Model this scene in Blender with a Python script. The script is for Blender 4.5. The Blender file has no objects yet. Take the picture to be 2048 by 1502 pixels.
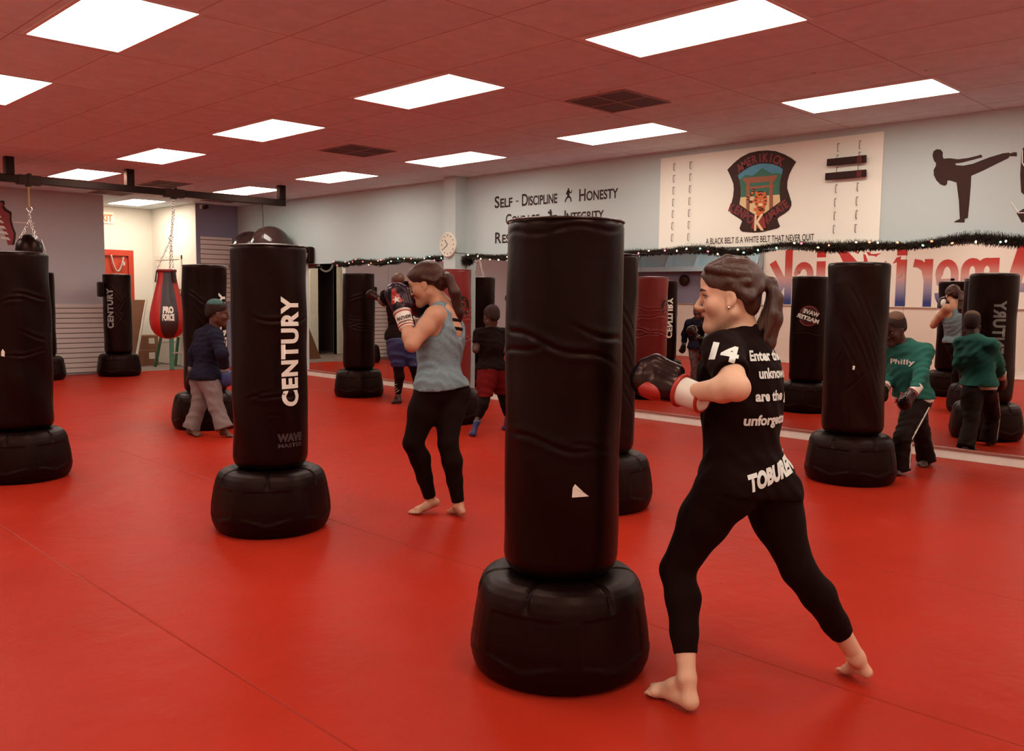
import bpy, bmesh, math, random
import numpy as np
from mathutils import Vector, Matrix
SC = bpy.context.scene
COL = SC.collection
PI = math.pi
random.seed(5)
MATS = {}

def mat(name, col, rough=.6, metal=0.0, spec=.5, emit=None, estr=0.0, var=0.0, vscale=8.0, bump=0.0, bscale=60.0,
        bstretch=(1, 1, 1), coat=0.0, sheen=0.0, attr=None, tint=None):
    """procedural principled material with optional noise colour variation and noise bump"""
    if name in MATS:
        return MATS[name]
    m = bpy.data.materials.new(name); m.use_nodes = True
    nt = m.node_tree; b = nt.nodes['Principled BSDF']
    b.inputs['Base Color'].default_value = (*col, 1)
    b.inputs['Roughness'].default_value = rough
    b.inputs['Metallic'].default_value = metal
    b.inputs['Specular IOR Level'].default_value = spec
    b.inputs['Coat Weight'].default_value = coat
    b.inputs['Sheen Weight'].default_value = sheen
    if tint is None and max(col) < .03: tint = (1, .55, .45)
    if tint: b.inputs['Specular Tint'].default_value = (*tint, 1)
    if emit:
        b.inputs['Emission Color'].default_value = (*emit, 1)
        b.inputs['Emission Strength'].default_value = estr
    tc = nt.nodes.new('ShaderNodeTexCoord')
    src = None
    if var > 0:
        n = nt.nodes.new('ShaderNodeTexNoise'); n.inputs['Scale'].default_value = vscale; n.inputs['Detail'].default_value = 5
        nt.links.new(tc.outputs['Object'], n.inputs['Vector'])
        mx = nt.nodes.new('ShaderNodeMix'); mx.data_type = 'RGBA'
        mx.inputs[6].default_value = (*[max(0, c * (1 - var)) for c in col], 1)
        mx.inputs[7].default_value = (*[min(1, c * (1 + var)) for c in col], 1)
        nt.links.new(n.outputs['Fac'], mx.inputs[0])
        src = mx.outputs[2]
    if attr:
        at = nt.nodes.new('ShaderNodeAttribute'); at.attribute_name = attr
        mm = nt.nodes.new('ShaderNodeMix'); mm.data_type = 'RGBA'; mm.blend_type = 'MULTIPLY'; mm.inputs[0].default_value = 1
        if src: nt.links.new(src, mm.inputs[6])
        else: mm.inputs[6].default_value = (*col, 1)
        nt.links.new(at.outputs['Color'], mm.inputs[7]); src = mm.outputs[2]
    if src: nt.links.new(src, b.inputs['Base Color'])
    if bump > 0:
        mp = nt.nodes.new('ShaderNodeMapping'); mp.inputs['Scale'].default_value = bstretch
        nt.links.new(tc.outputs['Object'], mp.inputs['Vector'])
        n = nt.nodes.new('ShaderNodeTexNoise'); n.inputs['Scale'].default_value = bscale; n.inputs['Detail'].default_value = 6
        nt.links.new(mp.outputs[0], n.inputs['Vector'])
        bp = nt.nodes.new('ShaderNodeBump'); bp.inputs['Strength'].default_value = bump; bp.inputs['Distance'].default_value = .01
        nt.links.new(n.outputs['Fac'], bp.inputs['Height']); nt.links.new(bp.outputs[0], b.inputs['Normal'])
    MATS[name] = m
    return m

def tag(o, label=None, cat=None, group=None, kind=None):
    if label: o['label'] = label
    if cat: o['category'] = cat
    if group: o['group'] = group
    if kind: o['kind'] = kind
    return o

def link(name, me, m, parent=None, loc=None, smooth=False):
    o = bpy.data.objects.new(name, me); COL.objects.link(o)
    for k in (m if isinstance(m, (list, tuple)) else [m]):
        if k: me.materials.append(k)
    if parent: o.parent = parent
    if loc is not None: o.location = loc
    if smooth:
        me.polygons.foreach_set('use_smooth', [True] * len(me.polygons))
    return o

def thing(name, label, cat, loc=(0, 0, 0), rz=0, group=None):
    o = bpy.data.objects.new(name, None); COL.objects.link(o)
    o.empty_display_size = .1
    o.location = loc; o.rotation_euler = (0, 0, rz)
    return tag(o, label, cat, group)

def meshd(name, v, f):
    me = bpy.data.meshes.new(name)
    me.from_pydata([tuple(map(float, p)) for p in v], [], [tuple(map(int, q)) for q in f]); me.update()
    return me

class MB:
    """collects shapes into one mesh"""
    def __init__(s): s.v = []; s.f = []; s.mi = []
    def add(s, v, f, mi=0):
        o = len(s.v); s.v += [tuple(p) for p in v]; s.f += [tuple(i + o for i in q) for q in f]; s.mi += [mi] * len(f)
        return s
    def box(s, x0, x1, y0, y1, z0, z1, mi=0):
        v = [(x0, y0, z0), (x1, y0, z0), (x1, y1, z0), (x0, y1, z0), (x0, y0, z1), (x1, y0, z1), (x1, y1, z1), (x0, y1, z1)]
        return s.add(v, [(0, 3, 2, 1), (4, 5, 6, 7), (0, 1, 5, 4), (1, 2, 6, 5), (2, 3, 7, 6), (3, 0, 4, 7)], mi)
    def bar(s, a, b, w, h, up=(0, 0, 1), mi=0):
        a = Vector(a); b = Vector(b); d = (b - a).normalized(); u = Vector(up)
        r = d.cross(u)
        if r.length < 1e-4: r = d.cross(Vector((1, 0, 0)))
        r.normalize(); u = r.cross(d)
        v = []
        for p in (a, b):
            for i, j in ((-1, -1), (1, -1), (1, 1), (-1, 1)): v.append(p + r * (w / 2 * i) + u * (h / 2 * j))
        return s.add(v, [(3, 2, 1, 0), (4, 5, 6, 7), (0, 1, 5, 4), (1, 2, 6, 5), (2, 3, 7, 6), (3, 0, 4, 7)], mi)
    def tube(s, pts, r, n=10, mi=0, closed=False):
        pts = [Vector(p) for p in pts]; m = len(pts); rs = r if isinstance(r, (list, tuple)) else [r] * m
        v = []; f = []; pu = None
        for i, p in enumerate(pts):
            if closed: d = (pts[(i + 1) % m] - pts[i - 1])
            else: d = pts[min(i + 1, m - 1)] - pts[max(i - 1, 0)]
            d.normalize()
            if pu is None:
                pu = d.orthogonal().normalized()
            pu = (pu - d * pu.dot(d)).normalized(); q = d.cross(pu)
            for k in range(n):
                a = 2 * PI * k / n; v.append(p + (pu * math.cos(a) + q * math.sin(a)) * rs[i])
        for i in range(m if closed else m - 1):
            j = (i + 1) % m
            for k in range(n):
                k2 = (k + 1) % n; f.append((i * n + k, i * n + k2, j * n + k2, j * n + k))
        if not closed:
            f.append(tuple(range(n))[::-1]); f.append(tuple((m - 1) * n + k for k in range(n)))
        return s.add(v, f, mi)
    def lathe(s, prof, n=48, mi=0, c=(0, 0, 0)):
        v = []; f = []
        for r, z in prof:
            for k in range(n):
                a = 2 * PI * k / n; v.append((c[0] + r * math.cos(a), c[1] + r * math.sin(a), c[2] + z))
        for i in range(len(prof) - 1):
            for k in range(n):
                k2 = (k + 1) % n; f.append((i * n + k, i * n + k2, (i + 1) * n + k2, (i + 1) * n + k))
        f.append(tuple(range(n))[::-1]); f.append(tuple((len(prof) - 1) * n + k for k in range(n)))
        return s.add(v, f, mi)
    def prism(s, pts, ax, lo, hi, mi=0):
        """extrude a 2-D outline along axis ax (0,1,2) between lo and hi"""
        a = 0
        for i in range(len(pts)): a += pts[i - 1][0] * pts[i][1] - pts[i][0] * pts[i - 1][1]
        if a < 0: pts = pts[::-1]
        n = len(pts); v = []
        for h in (lo, hi):
            for p, q in pts: v.append({0: (h, p, q), 1: (p, h, q), 2: (p, q, h)}[ax])
        f = [tuple(range(n))[::-1], tuple(range(n, 2 * n))] + [(i, (i + 1) % n, n + (i + 1) % n, n + i) for i in range(n)]
        return s.add(v, f, mi)
    def obj(s, name, m, parent=None, loc=None, smooth=False, bevel=0, seg=2):
        me = meshd(name, s.v, s.f)
        if any(s.mi): me.polygons.foreach_set('material_index', s.mi)
        o = link(name, me, m, parent, loc, smooth)
        if bevel:
            b = o.modifiers.new('bevel', 'BEVEL'); b.width = bevel; b.segments = seg; b.limit_method = 'ANGLE'
        return o

def autosmooth(o, ang=40):
    me = o.data; me.polygons.foreach_set('use_smooth', [True] * len(me.polygons))
    me.set_sharp_from_angle(angle=math.radians(ang))
    return o

# ---------------------------------------------------------------- lettering
def glyphs(text, size=1.0, bold=0.0, sx=1.0, shear=0.0, space=1.0):
    """flat lettering: returns verts (x,y) and faces, left aligned, baseline at 0"""
    cu = bpy.data.curves.new('lettering', 'FONT'); cu.body = text; cu.size = size; cu.offset = bold; cu.shear = shear
    cu.space_character = space; cu.resolution_u = 5; cu.fill_mode = 'FRONT'
    o = bpy.data.objects.new('lettering', cu); COL.objects.link(o)
    dg = bpy.context.evaluated_depsgraph_get(); dg.update()
    me = bpy.data.meshes.new_from_object(o.evaluated_get(dg))
    bm = bmesh.new(); bm.from_mesh(me)
    bpy.data.objects.remove(o); bpy.data.curves.remove(cu); bpy.data.meshes.remove(me)
    bmesh.ops.remove_doubles(bm, verts=bm.verts, dist=size * 1e-4)
    for v in bm.verts: v.co.x *= sx
    return bm

def width(bm):
    xs = [v.co.x for v in bm.verts]; return min(xs), max(xs)

def slice_bm(bm, step, axis=0):
    lo = min(v.co[axis] for v in bm.verts); hi = max(v.co[axis] for v in bm.verts)
    k = lo + step
    while k < hi:
        n = [0, 0, 0]; n[axis] = 1; c = [0, 0, 0]; c[axis] = k
        bmesh.ops.bisect_plane(bm, geom=bm.verts[:] + bm.edges[:] + bm.faces[:], plane_co=c, plane_no=n)
        k += step

def bm_obj(name, bm, fn, m, parent=None):
    """map flat lettering verts through fn(x, y) -> (x, y, z)"""
    for v in bm.verts: v.co = fn(v.co.x, v.co.y)
    me = bpy.data.meshes.new(name); bm.to_mesh(me); bm.free()
    return link(name, me, m, parent)

def join_bm(a, b, dx=0, dy=0):
    for v in b.verts: v.co.x += dx; v.co.y += dy
    me = bpy.data.meshes.new('t'); b.to_mesh(me); b.free(); a.from_mesh(me); bpy.data.meshes.remove(me)
    return a

def smallcaps(text, big, small, bold):
    """word with a taller first letter"""
    a = glyphs(text[0], big, bold); x = width(a)[1]
    if len(text) > 1:
        b = glyphs(text[1:], small, bold); join_bm(a, b, x + big * .07 - width(b)[0], 0)
    return a

# ---------------------------------------------------------------- implicit surfaces (one continuous skin per body)
def unit(v): v = np.asarray(v, float); return v / (np.linalg.norm(v) + 1e-12)

def frame(f, up=(0, 0, 1)):
    """columns: right, forward, up"""
    f = unit(f); r = unit(np.cross(f, up)); u = np.cross(r, f)
    return np.stack([r, f, u], 1)

def cone(a, b, ra, rb, k=.03, cut=None, g=''):
    return dict(t='c', a=np.asarray(a, float), b=np.asarray(b, float), ra=ra, rb=rb, k=k, cut=cut or [], g=g)

def ell(c, r, M=None, k=.03, cut=None, g=''):
    return dict(t='e', c=np.asarray(c, float), r=np.asarray(r, float), M=np.eye(3) if M is None else M, k=k, cut=cut or [], g=g)

def chain(pts, rs, k=.03, cut=None, g=''):
    return [cone(pts[i], pts[i + 1], rs[i], rs[i + 1], k, cut, g) for i in range(len(pts) - 1)]

def pbounds(p):
    if p['t'] == 'c':
        lo = np.minimum(p['a'] - p['ra'], p['b'] - p['rb']); hi = np.maximum(p['a'] + p['ra'], p['b'] + p['rb'])
    else:
        e = np.sqrt(((p['M'] * p['r']) ** 2).sum(1)); lo = p['c'] - e; hi = p['c'] + e
    return lo, hi

def peval(p, X, Y, Z):
    if p['t'] == 'c':
        a, b = p['a'], p['b']; d = b - a; L2 = d @ d + 1e-12
        px, py, pz = X - a[0], Y - a[1], Z - a[2]
        t = np.clip((px * d[0] + py * d[1] + pz * d[2]) / L2, 0, 1)
        q = np.sqrt((px - t * d[0]) ** 2 + (py - t * d[1]) ** 2 + (pz - t * d[2]) ** 2)
        s = q - (p['ra'] + (p['rb'] - p['ra']) * t)
    else:
        px, py, pz = X - p['c'][0], Y - p['c'][1], Z - p['c'][2]; M = p['M']; r = p['r']
        u = (px * M[0, 0] + py * M[1, 0] + pz * M[2, 0]); v = (px * M[0, 1] + py * M[1, 1] + pz * M[2, 1]); w = (px * M[0, 2] + py * M[1, 2] + pz * M[2, 2])
        k0 = np.sqrt((u / r[0]) ** 2 + (v / r[1]) ** 2 + (w / r[2]) ** 2) + 1e-9
        k1 = np.sqrt((u / r[0] ** 2) ** 2 + (v / r[1] ** 2) ** 2 + (w / r[2] ** 2) ** 2) + 1e-9
        s = k0 * (k0 - 1) / k1
    for c, n in p['cut']:
        n = unit(n); s = np.maximum(s, (X - c[0]) * n[0] + (Y - c[1]) * n[1] + (Z - c[2]) * n[2])
    return s

class Field:
    def __init__(s, prims, h, pad=.03):
        B = [pbounds(p) for p in prims]
        s.lo = np.min([b[0] for b in B], 0) - pad; s.hi = np.max([b[1] for b in B], 0) + pad; s.h = h
        s.n = np.ceil((s.hi - s.lo) / h).astype(int) + 1
        s.d = np.full(s.n, .2, np.float32)
        for p in prims: s.add(p)
    def win(s, lo, hi):
        i0 = np.clip(np.floor((lo - s.lo) / s.h).astype(int), 0, s.n); i1 = np.clip(np.ceil((hi - s.lo) / s.h).astype(int) + 1, 0, s.n)
        sl = tuple(slice(a, b) for a, b in zip(i0, i1))
        ax = [(s.lo[k] + s.h * np.arange(i0[k], i1[k])).astype(np.float32) for k in range(3)]
        return sl, ax[0][:, None, None], ax[1][None, :, None], ax[2][None, None, :]
    def add(s, p):
        lo, hi = pbounds(p); m = .035 + p['k']; sl, X, Y, Z = s.win(lo - m, hi + m)
        b = peval(p, X, Y, Z); a = s.d[sl]; k = max(p['k'], 1e-4)
        w = np.maximum(k - np.abs(a - b), 0) / k
        s.d[sl] = np.minimum(a, b) - w * w * k * .25
    def sub(s, p, k=.008):
        lo, hi = pbounds(p); m = .03 + k; sl, X, Y, Z = s.win(lo - m, hi + m)
        b = -peval(p, X, Y, Z); a = s.d[sl]; w = np.maximum(k - np.abs(a - b), 0) / k
        s.d[sl] = np.maximum(a, b) + w * w * k * .25
    def cut(s, c, n):
        n = unit(n); sl, X, Y, Z = s.win(s.lo, s.hi)
        s.d = np.maximum(s.d, ((X - c[0]) * n[0] + (Y - c[1]) * n[1] + (Z - c[2]) * n[2]).astype(np.float32))
    def disp(s, fn):
        sl, X, Y, Z = s.win(s.lo, s.hi); s.d = s.d + fn(X, Y, Z).astype(np.float32)
    def mesh(s, name, relax=2):
        d = s.d; ins = d < 0; c = np.zeros(np.array(d.shape) - 1, np.int8)
        for i in (0, 1):
            for j in (0, 1):
                for k in (0, 1):
                    c += ins[i:d.shape[0] - 1 + i, j:d.shape[1] - 1 + j, k:d.shape[2] - 1 + k]
        act = np.argwhere((c > 0) & (c < 8))
        vid = np.full(c.shape, -1, np.int32); vid[tuple(act.T)] = np.arange(len(act))
        acc = np.zeros((len(act), 3)); cnt = np.zeros(len(act))
        cor = [(i, j, k) for i in (0, 1) for j in (0, 1) for k in (0, 1)]
        val = {q: d[act[:, 0] + q[0], act[:, 1] + q[1], act[:, 2] + q[2]] for q in cor}
        for q in cor:
            for ax in range(3):
                if q[ax] == 0:
                    q2 = list(q); q2[ax] = 1; q2 = tuple(q2); a = val[q]; b = val[q2]
                    x = (a < 0) != (b < 0); t = np.where(x, a / np.where(x, a - b, 1), 0)
                    P = np.array(q, float)[None, :] + np.eye(3)[ax][None, :] * t[:, None]
                    acc += P * x[:, None]; cnt += x
        V = (act + acc / np.maximum(cnt, 1)[:, None]) * s.h + s.lo
        F = []
        for ax in range(3):
            n1 = [slice(None)] * 3; n2 = [slice(None)] * 3; n1[ax] = slice(0, -1); n2[ax] = slice(1, None)
            A = ins[tuple(n1)]; Bv = ins[tuple(n2)]; E = np.argwhere(A != Bv)
            u, w = [(1, 2), (2, 0), (0, 1)][ax]
            ok = (E[:, u] > 0) & (E[:, w] > 0) & (E[:, u] < c.shape[u]) & (E[:, w] < c.shape[w]); E = E[ok]
            fl = A[tuple(E.T)]
            def g(du, dw):
                Q = E.copy(); Q[:, u] -= du; Q[:, w] -= dw; return vid[tuple(Q.T)]
            q = np.stack([g(1, 1), g(0, 1), g(0, 0), g(1, 0)], 1)
            q = np.where(fl[:, None], q, q[:, ::-1]); F.append(q)
        F = np.concatenate(F); F = F[(F >= 0).all(1)]
        # light relaxation of the net
        for _ in range(relax):
            S = np.zeros_like(V); N = np.zeros(len(V))
            for a, b in ((0, 1), (1, 2), (2, 3), (3, 0)):
                np.add.at(S, F[:, a], V[F[:, b]]); np.add.at(N, F[:, a], 1)
                np.add.at(S, F[:, b], V[F[:, a]]); np.add.at(N, F[:, b], 1)
            V = V * .65 + .35 * S / np.maximum(N, 1)[:, None]
        me = bpy.data.meshes.new(name)
        me.vertices.add(len(V)); me.vertices.foreach_set('co', V.astype(np.float32).ravel())
        me.loops.add(len(F) * 4); me.loops.foreach_set('vertex_index', F.astype(np.int32).ravel())
        me.polygons.add(len(F)); me.polygons.foreach_set('loop_start', np.arange(0, len(F) * 4, 4, dtype=np.int32))
        me.polygons.foreach_set('use_smooth', np.ones(len(F), bool))
        me.update(calc_edges=True); me.validate()
        return me

def sdf_obj(name, prims, h, m, parent=None, subs=(), cuts=(), disp=None, origin=None, pad=.03, relax=2):
    F = Field(prims, h, pad)
    if disp: F.disp(disp)
    for p in subs: F.sub(p)
    for c, n in cuts: F.cut(c, n)
    me = F.mesh(name, relax)
    if origin is not None:
        co = np.empty(len(me.vertices) * 3, np.float32); me.vertices.foreach_get('co', co)
        co = co.reshape(-1, 3) - np.asarray(origin, np.float32); me.vertices.foreach_set('co', co.ravel()); me.update()
    return link(name, me, m, parent)

KICK=[[3.038,2.631],[3.031,2.664],[3.007,2.679],[2.973,2.673],[2.952,2.645],[2.954,2.617],[2.945,2.593],[2.893,2.592],[2.827,2.576],[2.742,2.579],[2.664,2.591],[2.648,2.598],[2.632,2.584],[2.637,2.571],[2.652,2.57],[2.719,2.557],[2.793,2.544],[2.847,2.542],[2.837,2.527],[2.781,2.518],[2.707,2.526],[2.575,2.568],[2.474,2.59],[2.429,2.591],[2.424,2.584],[2.385,2.591],[2.369,2.583],[2.37,2.553],[2.383,2.556],[2.425,2.562],[2.432,2.546],[2.51,2.513],[2.61,2.467],[2.712,2.427],[2.711,2.354],[2.714,2.221],[2.72,2.076],[2.744,2.069],[2.745,2.038],[2.831,2.045],[2.821,2.053],[2.784,2.071],[2.8,2.227],[2.827,2.38],[2.883,2.402],[2.902,2.403],[2.905,2.37],[2.924,2.36],[2.958,2.374],[2.993,2.411],[3.018,2.458],[3.022,2.504],[3.005,2.537],[3.004,2.559],[3.024,2.584]]
EMB={"shield":[[5.066,2.687],[4.993,2.748],[4.914,2.798],[4.82,2.831],[4.719,2.841],[4.618,2.836],[4.527,2.819],[4.435,2.78],[4.36,2.736],[4.308,2.695],[4.341,2.647],[4.375,2.583],[4.393,2.517],[4.393,2.45],[4.367,2.381],[4.342,2.312],[4.342,2.278],[4.361,2.239],[4.411,2.204],[4.47,2.174],[4.483,2.154],[4.471,2.122],[4.453,2.084],[4.473,2.068],[4.548,2.054],[4.648,2.038],[4.741,2.035],[4.869,2.05],[4.894,2.069],[4.901,2.087],[4.884,2.129],[4.875,2.153],[4.89,2.171],[4.956,2.21],[5.011,2.245],[5.02,2.285],[5.006,2.341],[4.988,2.41],[4.983,2.481],[4.989,2.538],[5.02,2.604],[5.047,2.655]],"sky":[[4.94,2.619],[4.877,2.661],[4.799,2.696],[4.714,2.712],[4.629,2.709],[4.552,2.694],[4.49,2.668],[4.442,2.636],[4.45,2.59],[4.466,2.523],[4.47,2.456],[4.465,2.388],[4.457,2.323],[4.535,2.276],[4.624,2.22],[4.741,2.219],[4.814,2.265],[4.91,2.326],[4.899,2.404],[4.902,2.489],[4.917,2.56]],"hills":[[4.928,2.582],[4.906,2.581],[4.875,2.605],[4.851,2.619],[4.78,2.604],[4.749,2.615],[4.665,2.667],[4.556,2.604],[4.495,2.604],[4.451,2.586],[4.466,2.523],[4.47,2.456],[4.466,2.393],[4.899,2.396],[4.902,2.489],[4.917,2.56]],"ground":[[4.899,2.396],[4.466,2.393],[4.457,2.323],[4.535,2.276],[4.624,2.22],[4.741,2.219],[4.814,2.265],[4.91,2.326]],"beam":[[4.888,2.586],[4.748,2.586],[4.491,2.585],[4.522,2.528],[4.591,2.529],[4.848,2.53]],"beam2":[[4.845,2.495],[4.525,2.494],[4.524,2.472],[4.842,2.47]],"post":[[4.836,2.532],[4.797,2.532],[4.791,2.247],[4.83,2.27]],"post2":[[4.581,2.526],[4.543,2.527],[4.533,2.276],[4.572,2.255]],"tigerbody":[[4.709,2.294],[4.62,2.297],[4.621,2.247],[4.638,2.214],[4.642,2.193],[4.723,2.196],[4.71,2.242],[4.744,2.254],[4.743,2.277],[4.72,2.277]],"box":[[4.736,2.184],[4.623,2.189],[4.595,2.07],[4.763,2.07]],"tigerhead":[[4.599,2.349],[4.6,2.326],[4.606,2.306],[4.617,2.288],[4.631,2.275],[4.648,2.267],[4.666,2.265],[4.685,2.269],[4.703,2.279],[4.718,2.294],[4.73,2.313],[4.738,2.335],[4.742,2.359],[4.74,2.381],[4.734,2.402],[4.723,2.42],[4.709,2.433],[4.692,2.441],[4.673,2.442],[4.655,2.438],[4.637,2.428],[4.622,2.413],[4.61,2.394],[4.602,2.372]],"earl":[[4.701,2.425],[4.703,2.416],[4.709,2.41],[4.717,2.408],[4.726,2.411],[4.732,2.418],[4.735,2.427],[4.733,2.436],[4.727,2.442],[4.718,2.444],[4.71,2.441],[4.703,2.434]],"earr":[[4.611,2.412],[4.613,2.403],[4.619,2.397],[4.627,2.395],[4.636,2.398],[4.642,2.405],[4.645,2.414],[4.643,2.423],[4.637,2.429],[4.629,2.431],[4.62,2.428],[4.614,2.421]],"muzzle":[[4.642,2.306],[4.644,2.3],[4.65,2.295],[4.66,2.293],[4.671,2.293],[4.681,2.297],[4.689,2.303],[4.691,2.309],[4.689,2.316],[4.682,2.321],[4.672,2.323],[4.661,2.322],[4.651,2.319],[4.644,2.313]],"eyel":[[4.682,2.351],[4.683,2.348],[4.687,2.347],[4.692,2.347],[4.696,2.349],[4.698,2.352],[4.696,2.355],[4.692,2.356],[4.688,2.356],[4.684,2.354]],"eyer":[[4.641,2.348],[4.642,2.346],[4.646,2.344],[4.651,2.344],[4.655,2.346],[4.656,2.349],[4.655,2.352],[4.651,2.354],[4.646,2.353],[4.642,2.351]],"tail":[[4.744,2.363],[4.779,2.346],[4.805,2.354],[4.808,2.381],[4.785,2.407],[4.752,2.424],[4.741,2.467],[4.761,2.473],[4.77,2.435],[4.799,2.421],[4.828,2.388],[4.821,2.344],[4.775,2.327],[4.733,2.347]],"stripe0":[[4.786,2.331],[4.783,2.353],[4.796,2.356],[4.799,2.334]],"stripe1":[[4.763,2.333],[4.763,2.353],[4.776,2.354],[4.775,2.334]],"stripe2":[[4.825,2.362],[4.801,2.357],[4.799,2.368],[4.823,2.373]],"stripe3":[[4.829,2.394],[4.801,2.384],[4.797,2.394],[4.825,2.404]],"stripe4":[[4.797,2.421],[4.78,2.405],[4.771,2.412],[4.788,2.428]],"stripe5":[[4.769,2.444],[4.745,2.435],[4.742,2.446],[4.765,2.454]],"stripe6":[[4.763,2.462],[4.743,2.457],[4.742,2.468],[4.762,2.472]],"stripe7":[[4.701,2.428],[4.671,2.436],[4.642,2.424],[4.639,2.431],[4.672,2.444],[4.704,2.436]],"stripe8":[[4.691,2.4],[4.67,2.408],[4.649,2.398],[4.645,2.406],[4.671,2.417],[4.696,2.408]],"stripe9":[[4.733,2.389],[4.711,2.374],[4.705,2.38],[4.728,2.396]],"stripe10":[[4.614,2.388],[4.635,2.375],[4.629,2.368],[4.609,2.381]],"stripe11":[[4.738,2.354],[4.716,2.346],[4.713,2.354],[4.735,2.362]],"stripe12":[[4.603,2.346],[4.626,2.344],[4.624,2.336],[4.601,2.338]],"stripe13":[[4.724,2.312],[4.705,2.314],[4.707,2.322],[4.726,2.32]],"stripe14":[[4.608,2.313],[4.628,2.315],[4.628,2.307],[4.609,2.304]],"stripe15":[[4.695,2.275],[4.657,2.278],[4.658,2.287],[4.697,2.283]],"stripe16":[[4.686,2.254],[4.632,2.268],[4.636,2.276],[4.689,2.262]],"stripe17":[[4.67,2.243],[4.624,2.25],[4.627,2.258],[4.673,2.251]]}
BAGART=[[2.336,2.404],[2.336,2.462],[2.336,2.583],[2.327,2.617],[2.304,2.631],[2.234,2.63],[2.21,2.602],[2.194,2.43],[2.187,2.252],[2.212,2.228],[2.294,2.237],[2.321,2.261]]
FOOTART=[[2.346,2.095],[2.299,2.125],[2.241,2.14],[2.231,2.05],[2.281,2.021],[2.302,2.015]]
EMTXT={"AMERIKICK":[[4.922,2.694],[4.879,2.721],[4.817,2.75],[4.755,2.765],[4.685,2.771],[4.631,2.769],[4.57,2.76],[4.516,2.741],[4.462,2.712]],"KENPO":[[4.996,2.297],[4.938,2.276],[4.885,2.245],[4.832,2.21],[4.778,2.173]],"KARATE":[[4.587,2.163],[4.55,2.195],[4.51,2.224],[4.473,2.249],[4.436,2.274],[4.4,2.299]]}
KC=[4.676,2.129]
MURAL={"a":[[8.419,2.39],[8.254,2.412],[7.963,2.118],[8.274,2.124]],"b":[[8.122,2.408],[8.056,2.387],[7.955,2.306],[7.979,2.291],[8.062,2.34]],"c":[[7.866,2.291],[7.818,2.272],[7.773,2.161],[7.778,2.099],[7.841,2.1],[7.854,2.194]],"d":[[7.804,2.326],[7.749,2.329],[7.699,2.284],[7.605,2.285],[7.499,2.298],[7.572,2.258],[7.609,2.22],[7.634,2.244],[7.761,2.255]],"e":[[7.27,2.083],[7.199,2.203],[7.11,2.227],[7.12,2.133]],"f":[[7.47,2.401],[7.347,2.405],[7.361,2.386]],"g":[[7.126,2.406],[7.05,2.407],[7.052,2.336],[7.087,2.367]],"h":[[7.078,2.042],[7.062,2.019],[7.081,1.951],[7.099,1.958]],"i":[[7.18,1.814],[7.121,1.837],[7.057,1.92],[7.075,1.836],[7.134,1.802]],"j":[[7.434,2.132],[7.395,2.139],[7.39,2.092],[7.427,2.093]]}
BRK=[[5.715,2.773],[5.716,2.648],[5.717,2.523],[5.718,2.397],[5.718,2.272],[5.719,2.145],[5.72,2.019],[5.506,2.772],[5.507,2.647],[5.508,2.522],[5.508,2.397],[5.509,2.272],[5.51,2.146],[5.511,2.02],[3.881,2.784],[3.674,2.786],[3.883,2.68],[3.675,2.684],[3.882,2.563],[3.676,2.567],[3.884,2.405],[3.678,2.406],[3.888,2.278],[3.68,2.28],[3.887,2.154],[3.678,2.156],[3.888,2.03],[3.68,2.029]]
BELTS=[[[3.966,2.652],[3.597,2.647]],[[3.977,2.519],[3.591,2.521]]]
DRAGON=[[4.215,2.735],[4.247,2.746],[4.276,2.736],[4.278,2.694],[4.267,2.664],[4.301,2.617],[4.365,2.579],[4.37,2.544],[4.364,2.458],[4.386,2.345],[4.419,2.253],[4.409,2.159],[4.387,2.072],[4.331,2.069],[4.311,2.154],[4.276,2.281],[4.24,2.35],[4.203,2.412]]

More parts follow.
